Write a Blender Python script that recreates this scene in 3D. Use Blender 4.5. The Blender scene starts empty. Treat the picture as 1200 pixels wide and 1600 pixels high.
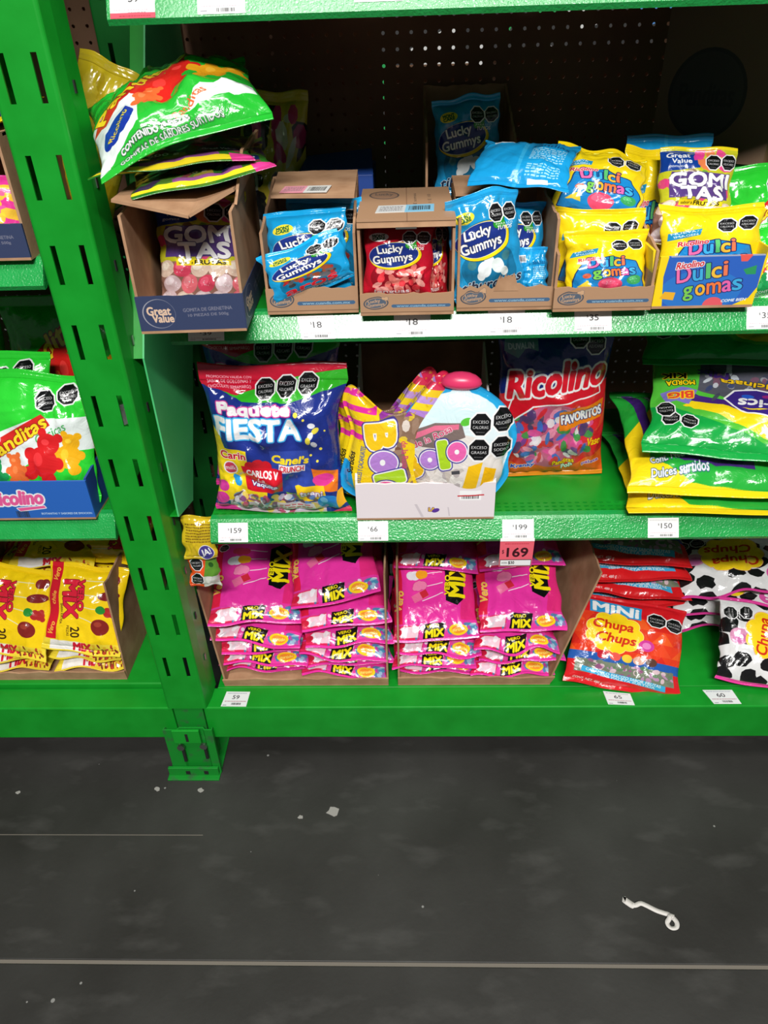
import bpy, math, random
import numpy as np
from mathutils import Vector, Matrix

# ------------------------------------------------------------------ camera, world, light, exposure
sc = bpy.context.scene
COL = sc.collection

def make_camera():
    yaw, pitch, roll = [math.radians(a) for a in (2.25, 33.925, -1.945)]
    f = Vector((-math.sin(yaw)*math.cos(pitch), math.cos(yaw)*math.cos(pitch), -math.sin(pitch)))
    r = Vector((math.cos(yaw), math.sin(yaw), 0)); u = r.cross(f)
    r2 = r*math.cos(roll)+u*math.sin(roll); u2 = -r*math.sin(roll)+u*math.cos(roll)
    cd = bpy.data.cameras.new('camera'); cd.sensor_fit = 'VERTICAL'; cd.sensor_height = 36.0
    cd.lens = 1150/1600*36.0; cd.clip_start = .02
    o = bpy.data.objects.new('camera', cd); COL.objects.link(o)
    o.matrix_world = Matrix(((r2.x, u2.x, -f.x, .4773), (r2.y, u2.y, -f.y, -1.1066), (r2.z, u2.z, -f.z, 1.4752), (0, 0, 0, 1)))
    sc.camera = o
make_camera()

w = bpy.data.worlds.new('world'); sc.world = w; w.use_nodes = True
w.node_tree.nodes['Background'].inputs[0].default_value = (.93, .97, 1, 1)
w.node_tree.nodes['Background'].inputs[1].default_value = .085

def lamp(name, loc, tgt, sx, sy, power, col=(1, .98, .95)):
    ld = bpy.data.lights.new(name, 'AREA'); ld.shape = 'RECTANGLE'; ld.size = sx; ld.size_y = sy
    ld.energy = power; ld.color = col
    o = bpy.data.objects.new(name, ld); COL.objects.link(o); o.location = loc
    o.rotation_euler = (Vector(tgt)-Vector(loc)).to_track_quat('-Z', 'Y').to_euler()
    return o
# ceiling luminaires of the shop: one row over this aisle, one over the next row, one behind the rack
lamp('ceiling_light_aisle', (.70, -3.3, 3.95), (.6, -1.6, 0), 1.8, .30, 240)
lamp('ceiling_light_near', (.55, -1.35, 3.9), (.5, -1.2, 0), 2.4, .30, 62)
lamp('ceiling_light_next_aisle', (.6, 1.7, 3.9), (.6, 1.9, 0), 2.4, .30, 36)
sc.view_settings.view_transform = 'Standard'; sc.view_settings.look = 'None'
sc.view_settings.gamma = 1; sc.view_settings.use_curve_mapping = False
sc.view_settings.exposure = 0.0

# ------------------------------------------------------------------ small helpers
def tag(o, label=None, cat=None, group=None, kind=None):
    if label: o['label'] = label
    if cat: o['category'] = cat
    if group: o['group'] = group
    if kind: o['kind'] = kind
    return o

def empty(name, loc=(0, 0, 0), rz=0):
    o = bpy.data.objects.new(name, None); COL.objects.link(o); o.location = loc
    o.rotation_euler = (0, 0, rz); o.empty_display_size = .05
    return o

def mesh_obj(name, verts, faces, mat, parent=None, uv=None, smooth=False, loc=None):
    me = bpy.data.meshes.new(name); me.from_pydata([tuple(v) for v in verts], [], [tuple(f) for f in faces])
    if uv is not None:
        l = me.uv_layers.new(name='UVMap')
        vi = np.empty(len(me.loops), dtype=np.int32); me.loops.foreach_get('vertex_index', vi)
        l.data.foreach_set('uv', np.asarray(uv, dtype=np.float32)[vi].ravel())
    if smooth: me.polygons.foreach_set('use_smooth', [True]*len(me.polygons))
    if mat: me.materials.append(mat)
    me.update()
    o = bpy.data.objects.new(name, me); COL.objects.link(o)
    if parent: o.parent = parent
    if loc is not None: o.location = loc
    return o

class MB:
    """collects boxes and prisms into one mesh"""
    def __init__(self): self.v = []; self.f = []
    def add(self, vs, fs):
        n = len(self.v); self.v += [tuple(p) for p in vs]; self.f += [tuple(i+n for i in q) for q in fs]
    def box(self, x0, x1, y0, y1, z0, z1):
        self.add([(x0, y0, z0), (x1, y0, z0), (x1, y1, z0), (x0, y1, z0), (x0, y0, z1), (x1, y0, z1), (x1, y1, z1), (x0, y1, z1)],
                 [(0, 3, 2, 1), (4, 5, 6, 7), (0, 1, 5, 4), (1, 2, 6, 5), (2, 3, 7, 6), (3, 0, 4, 7)])
    def prism(self, pts, dirv):
        n = len(pts); b = [Vector(p)+Vector(dirv) for p in pts]
        self.add(list(pts)+b, [tuple(range(n))[::-1], tuple(range(n, 2*n))]+[(i, (i+1) % n, n+(i+1) % n, n+i) for i in range(n)])
    def strip(self, prof, th, a, b, axis):
        """a sheet of thickness th that follows the polyline prof, extruded from a to b along axis ('x' or 'z')"""
        P = [Vector((p[0], p[1], 0)) for p in prof]; off = []
        for i in range(len(P)):
            d = (P[min(i+1, len(P)-1)]-P[max(i-1, 0)]).normalized(); off.append(Vector((-d.y, d.x, 0))*th)
        ring = P+[P[i]+off[i] for i in range(len(P)-1, -1, -1)]; n = len(ring)
        mk = (lambda q, t: (t, q.x, q.y)) if axis == 'x' else (lambda q, t: (q.x, q.y, t))
        m = len(P); vs = [mk(q, a) for q in ring]+[mk(q, b) for q in ring]; fs = []
        for i in range(n): fs.append((i, (i+1) % n, n+(i+1) % n, n+i))
        for i in range(m-1):
            j = n-1-i; fs.append((i+1, i, j, j-1)); fs.append((n+i, n+i+1, n+j-1, n+j))
        self.add(vs, fs)
    def build(self, name, mat, parent=None, smooth=False, bevel=0):
        o = mesh_obj(name, self.v, self.f, mat, parent, smooth=smooth)
        if bevel:
            m = o.modifiers.new('bevel', 'BEVEL'); m.width = bevel; m.segments = 2; m.limit_method = 'ANGLE'
        return o

def lin(c):
    return tuple(((x/255)/12.92 if x/255 <= .04045 else ((x/255+.055)/1.055)**2.4) for x in c[:3])+(1,)

# ------------------------------------------------------------------ materials
def base_mat(name, rough=.5, spec=.5):
    m = bpy.data.materials.new(name); m.use_nodes = True
    nt = m.node_tree; b = nt.nodes['Principled BSDF']; b.inputs['Roughness'].default_value = rough
    b.inputs['Specular IOR Level'].default_value = spec
    return m, nt, b

def add_bump(nt, b, scale, dist, strength=.5, detail=2, coord='Object', distortion=0):
    tc = nt.nodes.new('ShaderNodeTexCoord'); n = nt.nodes.new('ShaderNodeTexNoise')
    n.inputs['Scale'].default_value = scale; n.inputs['Detail'].default_value = detail; n.inputs['Distortion'].default_value = distortion
    bp = nt.nodes.new('ShaderNodeBump'); bp.inputs['Strength'].default_value = strength; bp.inputs['Distance'].default_value = dist
    nt.links.new(tc.outputs[coord], n.inputs['Vector']); nt.links.new(n.outputs['Fac'], bp.inputs['Height'])
    nt.links.new(bp.outputs['Normal'], b.inputs['Normal'])
    return tc, n, bp

def noise_mix(nt, b, c1, c2, scale, lo=.35, hi=.65, detail=4, coord='Object'):
    tc = nt.nodes.new('ShaderNodeTexCoord'); n = nt.nodes.new('ShaderNodeTexNoise'); r = nt.nodes.new('ShaderNodeValToRGB')
    n.inputs['Scale'].default_value = scale; n.inputs['Detail'].default_value = detail
    r.color_ramp.elements[0].position = lo; r.color_ramp.elements[1].position = hi
    r.color_ramp.elements[0].color = lin(c1); r.color_ramp.elements[1].color = lin(c2)
    nt.links.new(tc.outputs[coord], n.inputs['Vector']); nt.links.new(n.outputs['Fac'], r.inputs['Fac'])
    nt.links.new(r.outputs['Color'], b.inputs['Base Color'])
    return tc, n, r

M = {}
def plain(name, col, rough=.5, spec=.5, metal=0):
    m, nt, b = base_mat(name, rough, spec); b.inputs['Base Color'].default_value = lin(col); b.inputs['Metallic'].default_value = metal
    M[name] = m; return m

m, nt, b = base_mat('green_paint', .38, .45); noise_mix(nt, b, (14, 138, 34), (20, 150, 42), 14); add_bump(nt, b, 120, .0006, .12); M['green_paint'] = m
m, nt, b = base_mat('green_hammered', .27, .65); noise_mix(nt, b, (24, 150, 66), (32, 162, 78), 20); add_bump(nt, b, 300, .0018, .48, 1); b.inputs['Coat Weight'].default_value = .5; b.inputs['Coat Roughness'].default_value = .2; M['green_hammered'] = m
m, nt, b = base_mat('green_lit', .42, .7); noise_mix(nt, b, (70, 190, 112), (82, 200, 122), 12); M['green_lit'] = m  # paler green: light falling on the brace is put into its colour
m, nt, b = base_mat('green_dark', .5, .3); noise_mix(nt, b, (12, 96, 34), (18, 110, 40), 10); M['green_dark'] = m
m, nt, b = base_mat('green_worn', .45, .4); noise_mix(nt, b, (52, 92, 58), (18, 132, 40), 34, .30, .46, 8); add_bump(nt, b, 90, .0008, .2); M['green_worn'] = m
m, nt, b = base_mat('pegboard_brown', .75, .2); noise_mix(nt, b, (112, 80, 64), (130, 96, 76), 6); M['pegboard'] = m
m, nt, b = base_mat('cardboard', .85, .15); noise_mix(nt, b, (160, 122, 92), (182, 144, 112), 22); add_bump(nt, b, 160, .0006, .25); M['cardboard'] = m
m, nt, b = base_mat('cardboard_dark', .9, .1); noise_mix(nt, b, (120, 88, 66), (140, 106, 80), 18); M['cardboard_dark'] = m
plain('steel', (170, 172, 170), .35, .5, 1)
plain('hole_shade', (22, 22, 22), .7)  # black for solid blocks that stand in for shade inside holes and slots
plain('white_card', (236, 236, 234), .55)
plain('white_shop_panel', (225, 228, 226), .6)
m, nt, b = base_mat('next_aisle_stock', .6, .3); M['next_aisle'] = m
tc = nt.nodes.new('ShaderNodeTexCoord'); vo = nt.nodes.new('ShaderNodeTexVoronoi'); vo.inputs['Scale'].default_value = 7; rr = nt.nodes.new('ShaderNodeValToRGB'); rr.color_ramp.interpolation = 'CONSTANT'
rr.color_ramp.elements[0].color = lin((60, 60, 60)); rr.color_ramp.elements[1].position = .42; rr.color_ramp.elements[1].color = lin((226, 226, 224))
for p_, c_ in ((.60, (40, 170, 90)), (.70, (90, 150, 220)), (.78, (50, 50, 52))):
    e_ = rr.color_ramp.elements.new(p_); e_.color = lin(c_)
sp = nt.nodes.new('ShaderNodeSeparateColor'); nt.links.new(tc.outputs['Object'], vo.inputs['Vector']); nt.links.new(vo.outputs['Color'], sp.inputs[0]); nt.links.new(sp.outputs[0], rr.inputs['Fac']); nt.links.new(rr.outputs['Color'], b.inputs['Base Color'])
plain('staple_grey', (120, 118, 112), .4, .5, .8)
plain('joint_filler', (112, 106, 96), .8)

def floor_mat():
    m, nt, b = base_mat('dark_concrete', .55, .35)
    L = nt.links.new; N = nt.nodes.new
    tc = N('ShaderNodeTexCoord')
    n = N('ShaderNodeTexNoise'); n.inputs['Scale'].default_value = 3.2; n.inputs['Detail'].default_value = 7; L(tc.outputs['Object'], n.inputs['Vector'])
    r = N('ShaderNodeValToRGB'); r.color_ramp.elements[0].position = .3; r.color_ramp.elements[1].position = .72
    r.color_ramp.elements[0].color = lin((38, 37, 34)); r.color_ramp.elements[1].color = lin((58, 58, 55)); L(n.outputs['Fac'], r.inputs['Fac'])
    mp = N('ShaderNodeMapping'); mp.inputs['Scale'].default_value = (5, 11, 1); L(tc.outputs['Object'], mp.inputs['Vector'])
    st = N('ShaderNodeTexNoise'); st.inputs['Scale'].default_value = 1.5; st.inputs['Detail'].default_value = 9; L(mp.outputs['Vector'], st.inputs['Vector'])
    sr = N('ShaderNodeValToRGB'); sr.color_ramp.elements[0].position = .55; sr.color_ramp.elements[1].position = .85; L(st.outputs['Fac'], sr.inputs['Fac'])
    mx = N('ShaderNodeMix'); mx.data_type = 'RGBA'; mx.inputs[7].default_value = lin((96, 95, 92))
    mm = N('ShaderNodeMath'); mm.operation = 'MULTIPLY'; mm.inputs[1].default_value = .38; L(sr.outputs['Color'], mm.inputs[0])
    L(mm.outputs[0], mx.inputs[0]); L(r.outputs['Color'], mx.inputs[6])
    vo = N('ShaderNodeTexVoronoi'); vo.inputs['Scale'].default_value = 22; L(tc.outputs['Object'], vo.inputs['Vector'])
    sepc = N('ShaderNodeSeparateColor'); L(vo.outputs['Color'], sepc.inputs[0])
    g1 = N('ShaderNodeMath'); g1.operation = 'GREATER_THAN'; g1.inputs[1].default_value = .86; L(sepc.outputs[0], g1.inputs[0])
    rad = N('ShaderNodeMath'); rad.operation = 'MULTIPLY'; rad.inputs[1].default_value = .085; L(sepc.outputs[1], rad.inputs[0])
    g2 = N('ShaderNodeMath'); g2.operation = 'LESS_THAN'; L(vo.outputs['Distance'], g2.inputs[0]); L(rad.outputs[0], g2.inputs[1])
    g3 = N('ShaderNodeMath'); g3.operation = 'MULTIPLY'; L(g1.outputs[0], g3.inputs[0]); L(g2.outputs[0], g3.inputs[1])
    g4 = N('ShaderNodeMath'); g4.operation = 'MULTIPLY'; g4.inputs[1].default_value = .6; L(g3.outputs[0], g4.inputs[0])
    mx2 = N('ShaderNodeMix'); mx2.data_type = 'RGBA'; mx2.inputs[7].default_value = lin((160, 160, 156)); L(g4.outputs[0], mx2.inputs[0]); L(mx.outputs[2], mx2.inputs[6])
    L(mx2.outputs[2], b.inputs['Base Color'])
    bp = N('ShaderNodeBump'); bp.inputs['Strength'].default_value = .15; bp.inputs['Distance'].default_value = .002
    n2 = N('ShaderNodeTexNoise'); n2.inputs['Scale'].default_value = 90; L(tc.outputs['Object'], n2.inputs['Vector']); L(n2.outputs['Fac'], bp.inputs['Height']); L(bp.outputs['Normal'], b.inputs['Normal'])
    M['floor'] = m
floor_mat()

# ------------------------------------------------------------------ print painter: flat print is drawn here in memory, shape by shape
_glyph = {}
def glyph_edges(s):
    if s in _glyph: return _glyph[s]
    cu = bpy.data.curves.new('t', 'FONT'); cu.body = s; cu.resolution_u = 3
    ob = bpy.data.objects.new('t', cu); me = bpy.data.meshes.new_from_object(ob)
    co = np.array([v.co[:2] for v in me.vertices]); cnt = {}
    for p in me.polygons:
        for k in p.edge_keys: cnt[k] = cnt.get(k, 0)+1
    e = np.array([k for k, c in cnt.items() if c == 1])
    E_ = np.concatenate([co[e[:, 0]], co[e[:, 1]]], 1)
    mn = co.min(0); mx = co.max(0)
    bpy.data.meshes.remove(me); bpy.data.objects.remove(ob); bpy.data.curves.remove(cu)
    _glyph[s] = (E_, mn, mx); return _glyph[s]

def raster(E_, W, H, ss=3):
    """even-odd fill of edges (x0,y0,x1,y1 in pixels) -> (crop x0,y0, coverage)"""
    x0 = max(0, int(math.floor(min(E_[:, 0].min(), E_[:, 2].min())))); x1 = min(W, int(math.ceil(max(E_[:, 0].max(), E_[:, 2].max())))+1)
    y0 = max(0, int(math.floor(min(E_[:, 1].min(), E_[:, 3].min())))); y1 = min(H, int(math.ceil(max(E_[:, 1].max(), E_[:, 3].max())))+1)
    if x1 <= x0 or y1 <= y0: return None
    w_, h_ = (x1-x0)*ss, (y1-y0)*ss
    cnt = np.zeros((h_, w_+1), np.int32)
    for ax, ay, bx, by in (E_-np.array([x0, y0, x0, y0]))*ss:
        if ay == by: continue
        if ay > by: ax, ay, bx, by = bx, by, ax, ay
        r0 = max(0, int(math.ceil(ay-.5))); r1 = min(h_, int(math.ceil(by-.5)))
        if r1 <= r0: continue
        rows = np.arange(r0, r1); xs = ax+(rows+.5-ay)*(bx-ax)/(by-ay)
        xi = np.clip(np.ceil(xs-.5).astype(int), 0, w_); cnt[rows, xi] += 1
    mk = (np.cumsum(cnt, 1)[:, :w_] % 2).astype(np.float32)
    return x0, y0, mk.reshape(y1-y0, ss, x1-x0, ss).mean((1, 3))

def dilate(mk, r):
    R = int(math.ceil(r)); p = np.pad(mk, R); out = p.copy()
    for dy in range(-R, R+1):
        for dx in range(-R, R+1):
            d = math.hypot(dx, dy)
            if d > r+.5 or d == 0: continue
            wgt = min(1, r+.5-d+.2)
            s_ = np.zeros_like(p); ys = slice(max(0, dy), p.shape[0]+min(0, dy)); yd = slice(max(0, -dy), p.shape[0]+min(0, -dy))
            xs = slice(max(0, dx), p.shape[1]+min(0, dx)); xd = slice(max(0, -dx), p.shape[1]+min(0, -dx))
            s_[yd, xd] = p[ys, xs]*wgt; np.maximum(out, s_, out)
    return out, R

class Cv:
    def __init__(s, w, h, bg): s.w = w; s.h = h; s.a = np.empty((h, w, 3), np.float32); s.a[:] = np.array(bg)/255.
    def blend(s, x0, y0, mk, col, al=1):
        X0, Y0 = max(0, x0), max(0, y0); X1, Y1 = min(s.w, x0+mk.shape[1]), min(s.h, y0+mk.shape[0])
        if X1 <= X0 or Y1 <= Y0: return
        k = mk[Y0-y0:Y1-y0, X0-x0:X1-x0, None]*al; s.a[Y0:Y1, X0:X1] = s.a[Y0:Y1, X0:X1]*(1-k)+np.array(col, np.float32)/255.*k
    def edges(s, E_, col, al=1, out=()):
        r = raster(E_, s.w, s.h)
        if r is None: return
        x0, y0, mk = r
        for rad, oc in out:
            d, R = dilate(mk, rad); s.blend(x0-R, y0-R, d, oc)
        if col is not None: s.blend(x0, y0, mk, col, al)
    def poly(s, pts, col, al=1, out=()):
        p = np.array(pts, float)*[s.w, s.h]; q = np.roll(p, -1, 0); s.edges(np.concatenate([p, q], 1), col, al, out)
    def rect(s, x0, y0, x1, y1, col, al=1, rot=0):
        cx, cy = (x0+x1)/2*s.w, (y0+y1)/2*s.h; hw, hh = (x1-x0)/2*s.w, (y1-y0)/2*s.h; c, n = math.cos(math.radians(rot)), math.sin(math.radians(rot))
        s.poly([((cx+x*c-y*n)/s.w, (cy+x*n+y*c)/s.h) for x, y in ((-hw, -hh), (hw, -hh), (hw, hh), (-hw, hh))], col, al)
    def ell(s, cx, cy, rx, ry, col, al=1, rot=0, out=(), n=36):
        """centre in fractions, radii in fractions of the width"""
        c, k = math.cos(math.radians(rot)), math.sin(math.radians(rot)); p = []
        for i in range(n):
            t = 2*math.pi*i/n; x, y = rx*s.w*math.cos(t), ry*s.w*math.sin(t); p.append((cx+(x*c-y*k)/s.w, cy+(x*k+y*c)/s.h))
        s.poly(p, col, al, out)
    def text(s, st, cx, cy, w_, h_, col, rot=0, shear=0, bold=0, out=(), arc=0):
        """w_ in fractions of the width, h_ in fractions of the height of the canvas"""
        E_, mn, mx = glyph_edges(st); P = E_.reshape(-1, 2).copy()
        P = (P-(mn+mx)/2)/(mx-mn); W, H = w_*s.w, h_*s.h
        P[:, 1] += arc*(.25-P[:, 0]**2)*4
        x = P[:, 0]*W+P[:, 1]*H*shear; y = P[:, 1]*H; c, k = math.cos(math.radians(rot)), math.sin(math.radians(rot))
        Q_ = np.stack([cx*s.w+x*c-y*k, cy*s.h+x*k+y*c], 1).reshape(-1, 4)
        if bold:
            r = raster(Q_, s.w, s.h)
            if r is None: return
            x0, y0, mk = r
            for rad, oc in out: d, R = dilate(mk, rad+bold); s.blend(x0-R, y0-R, d, oc)
            d, R = dilate(mk, bold); s.blend(x0-R, y0-R, d, col)
        else: s.edges(Q_, col, 1, out)
    def seal(s, cx, cy, r, words=('EXCESO', 'CALORIAS'), rot=0):
        for rr, cc in ((r*1.16, (235, 235, 235)), (r, (16, 16, 18))):
            p = [(cx+rr*math.cos(math.radians(22.5+45*i+rot)), cy+rr*s.w/s.h*math.sin(math.radians(22.5+45*i+rot))) for i in range(8)]
            s.poly(p, cc)
        n = len(words)
        for i, wd in enumerate(words):
            dy = (n-1)/2*.46-i*.46; a = math.radians(rot)
            s.text(wd, cx-math.sin(a)*dy*r, cy+math.cos(a)*dy*r*s.w/s.h, r*1.45, r*.26*s.w/s.h, (235, 235, 235), rot)
        a = math.radians(rot); s.text('SECRETARIA DE SALUD', cx+math.sin(a)*.66*r, cy-math.cos(a)*.66*r*s.w/s.h, r*.8, r*.09*s.w/s.h, (200, 200, 200), rot)
    def blobs(s, cs, col, out=()):
        """union of circles (x,y,r)"""
        m = np.zeros((s.h, s.w), np.float32)
        for x, y, r in cs:
            yy, xx = np.mgrid[0:s.h, 0:s.w]; d = np.hypot(xx-x*s.w, yy-y*s.h); m = np.maximum(m, np.clip(r*s.w-d+.5, 0, 1))
        for rad, oc in out: d, R = dilate(m, rad); s.blend(-R, -R, d, oc)
        s.blend(0, 0, m, col)
    def bear(s, x, y, k, col, rot=0):
        c, n = math.cos(math.radians(rot)), math.sin(math.radians(rot)); q = s.w/s.h
        P = [(0, 0, .5), (0, .62, .36), (-.27, .93, .15), (.27, .93, .15), (-.48, .12, .2), (.48, .12, .2), (-.32, -.5, .24), (.32, -.5, .24)]
        s.blobs([(x+(a*c-b_*n)*k, y+(a*n+b_*c)*k*q, r*k) for a, b_, r in P], col)
        hi = tuple(min(255, v+45) for v in col)
        s.ell(x+(-.1*c-.66*n)*k, y+(-.1*n+.66*c)*k*q, .13*k, .10*k, hi, .7); s.ell(x+(-.15*c)*k, y+(.1)*k*q, .16*k, .22*k, hi, .5)
    def scatter(s, box, cols, n, r0, r1, seed=0, al=.9):
        rg = random.Random(seed); x0, y0, x1, y1 = box
        for _ in range(n):
            s.ell(rg.uniform(x0, x1), rg.uniform(y0, y1), rg.uniform(r0, r1), rg.uniform(r0, r1)*.6, rg.choice(cols), al, rg.uniform(0, 180), n=8)
    def lines(s, x0, y0, x1, y1, n, col, seed=0):
        """rows of words too small to read"""
        rg = random.Random(seed)
        for i in range(n):
            y = y1-(i+.5)*(y1-y0)/n; x = x0
            while x < x1:
                l = rg.uniform(.015, .06); s.rect(x, y-(y1-y0)/n*.25, min(x+l, x1), y+(y1-y0)/n*.25, col, .8); x += l+.012
    def barcode(s, x0, y0, x1, y1, seed=0):
        rg = random.Random(seed); x = x0
        while x < x1:
            l = rg.choice((.004, .008, .012))*(x1-x0)*4; s.rect(x, y0, x+l, y1, (40, 40, 40)); x += l+rg.choice((.006, .01))*(x1-x0)*4
    def image(s, name):
        im = bpy.data.images.new(name, s.w, s.h); px = np.ones((s.h, s.w, 4), np.float32); px[..., :3] = np.clip(s.a, 0, 1)
        im.pixels.foreach_set(px.ravel()); im.update(); im.pack(); return im

def print_mat(name, cv, rough=.17, film=True, bump=.0022):
    m, nt, b = base_mat(name, rough, .5)
    t = nt.nodes.new('ShaderNodeTexImage'); t.image = cv.image(name); t.extension = 'EXTEND'
    nt.links.new(t.outputs['Color'], b.inputs['Base Color'])
    if film:
        b.inputs['Coat Weight'].default_value = .6; b.inputs['Coat Roughness'].default_value = .08
        add_bump(nt, b, 30, bump*2.2, .42, 3, 'Object', 1.6)
    else:
        add_bump(nt, b, 150, .0005, .15)
    M[name] = m; return m

YEL = (248, 214, 20); PINK = (236, 54, 164); WHITE = (240, 240, 240); NAVY = (24, 38, 120); RED = (206, 22, 40); GRN = (30, 190, 48); BLK = (16, 16, 18)

def lucky_logo(c, x, y, k, rot=8):
    q = c.w/c.h
    c.ell(x+.03*k, y-.02*k*q, .53*k, .30*k, YEL, 1, rot, out=[(2, BLK)]); c.ell(x, y, .50*k, .265*k, (28, 50, 130), 1, rot, out=[(2, WHITE)])
    c.text('Lucky', x-.06*k, y+.10*k*q, .52*k, .20*k*q, WHITE, rot, 0, 2.2, [(1.5, BLK)])
    c.text('Gummys', x-.02*k, y-.10*k*q, .80*k, .22*k*q, WHITE, rot, 0, 2.2, [(1.5, BLK)])
    for a in range(4):
        t = math.radians(45+90*a); c.ell(x+.36*k+.07*k*math.cos(t), y+.26*k*q+.07*k*q*math.sin(t), .065*k, .065*k, (40, 150, 40), out=[(1.5, (10, 60, 16))])
def d_lucky(kind):
    base = {'blue': (22, 150, 206), 'shark': (30, 146, 200), 'red': (190, 20, 44)}[kind]
    c = Cv(360, 460, base)
    c.ell(.5, .30, .40, .30, tuple(int(v*.75) for v in base))
    if kind == 'shark':
        c.blobs([(.42, .30, .10), (.5, .36, .08), (.36, .24, .06)], (230, 236, 236)); c.blobs([(.62, .32, .09), (.70, .26, .06)], (216, 226, 224)); c.blobs([(.25, .36, .06), (.75, .4, .06)], (60, 120, 130))
        c.text('tiburones', .52, .16, .86, .10, (30, 46, 70), 4, .15, 2.2, [(2, WHITE)])
    elif kind == 'blue':
        c.scatter((.2, .26, .8, .44), [(150, 70, 40), (90, 90, 96), (180, 40, 40), (60, 50, 50)], 40, .04, .09, 3)
        c.text('aros', .5, .17, .66, .10, RED, 5, .1, 3, [(2, BLK), (1, WHITE)])
        c.lines(.15, .06, .85, .11, 2, (200, 230, 240), 2)
    else:
        c.scatter((.2, .1, .85, .42), [(226, 120, 110), (230, 60, 70), (240, 170, 160)], 46, .05, .1, 4)
        c.text('lenguas', .42, .10, .5, .07, WHITE, 4, .1, 1.5, [(2, RED)])
    lucky_logo(c, .42, .58, .74)
    c.ell(.22, .80, .14, .07, (240, 220, 60) if kind != 'red' else WHITE, 1, 8); c.text('MONT', .22, .815, .18, .035, (20, 90, 60), 8, 0, 1.5); c.text('CARE', .22, .78, .18, .03, (20, 90, 60), 8, 0, 1.5)
    c.seal(.66, .80, .10, ('EXCESO', 'CALORIAS')); c.seal(.87, .80, .10, ('EXCESO', 'AZUCARES'))
    c.text('PARA LOS', .76, .70, .25, .02, WHITE); c.text('TUYOS', .76, .665, .22, .035, WHITE, 0, .2, 1.2)
    c.rect(0, .94, 1, 1, tuple(min(255, int(v*1.15)) for v in base))
    return c
def d_lucky_back():
    c = Cv(360, 460, (26, 150, 210)); c.rect(.46, 0, .50, 1, (70, 180, 226), .6); c.lines(.56, .35, .92, .62, 7, (190, 225, 240), 5); c.lines(.56, .12, .9, .28, 5, (190, 225, 240), 6)
    c.text('sandias', .74, .70, .38, .08, (20, 80, 130), 0, .15, 1.2); c.rect(.12, .7, .34, .84, (226, 232, 236)); c.barcode(.14, .72, .32, .82, 2); c.rect(.6, .05, .8, .1, WHITE); return c
def gumdrop(c, x, y, r, col, rot=0):
    q = c.w/c.h; hi = tuple(min(255, v+50) for v in col)
    c.ell(x, y, r, r*.8, col, 1, rot); c.ell(x-.2*r, y+.25*r*q, r*.55, r*.35, hi, .6, rot); c.scatter((x-r*.6, y-r*.4*q, x+r*.6, y+r*.4*q), [hi, WHITE], 14, r*.05, r*.1, int(x*99), .6)
def dulci_word(c, x, y, k, rot=6, ol=4):
    cols1 = [('D', (238, 110, 170), -.30, 1.25), ('u', (60, 170, 220), -.10, .85), ('l', (90, 190, 110), .05, 1.15), ('c', (240, 190, 60), .17, .85), ('i', (236, 120, 80), .30, 1.1)]
    cols2 = [('g', (120, 200, 80), -.24, 1.1), ('o', (240, 180, 50), -.06, .85), ('m', (240, 120, 60), .14, .85), ('a', (230, 100, 170), .33, .85), ('s', (60, 170, 220), .48, .85)]
    q = c.w/c.h; cr, sr = math.cos(math.radians(rot)), math.sin(math.radians(rot))
    for row, dy in ((cols2, -.15), (cols1, .13)):
        for ch, col, dx, hh in row:
            ddx, ddy = dx*k, (dy+(.05 if hh > 1 and ch != 'g' else (-.04 if ch == 'g' else 0)))*k
            wd = {'l': .055, 'i': .055, 'm': .2, 'D': .2}.get(ch, .135)
            c.text(ch, x+ddx*cr-ddy*sr, y+(ddx*sr+ddy*cr)*q, wd*k, .23*hh*k*q, col, rot, 0, 3, [(ol, (24, 34, 96))])
def d_dulci():
    c = Cv(380, 470, (244, 214, 24))
    c.poly([(.06, .10), (.10, .36), (.20, .54), (.5, .60), (.84, .53), (.95, .34), (.94, .12), (.5, .05)], (28, 132, 200), 1, [(5, (18, 40, 96))])
    gumdrop(c, .52, .20, .15, (228, 76, 110)); c.poly([(.12, .18), (.30, .15), (.26, .27)], (232, 200, 60)); gumdrop(c, .83, .26, .10, (60, 160, 90), 20); gumdrop(c, .24, .33, .055, (236, 100, 70))
    dulci_word(c, .50, .44, .62, 4)
    c.text('Ricolino', .28, .575, .30, .05, RED, 8, .2, 1.2, [(2, WHITE)])
    c.poly([(.04, .60), (.34, .66), (.36, .73), (.06, .68)], (30, 140, 190)); c.text('NUEVA', .19, .688, .22, .022, WHITE, 10, 0, .8); c.text('IMAGEN', .21, .655, .22, .022, WHITE, 10, 0, .8)
    c.seal(.62, .76, .095, ('EXCESO', 'CALORIAS')); c.seal(.83, .78, .095, ('EXCESO', 'AZUCARES'))
    c.lines(.55, .07, .88, .11, 2, WHITE, 3)
    for i in range(8): c.rect(0, .90+i*.012, 1, .904+i*.012, (226, 190, 14))
    return c
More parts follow.
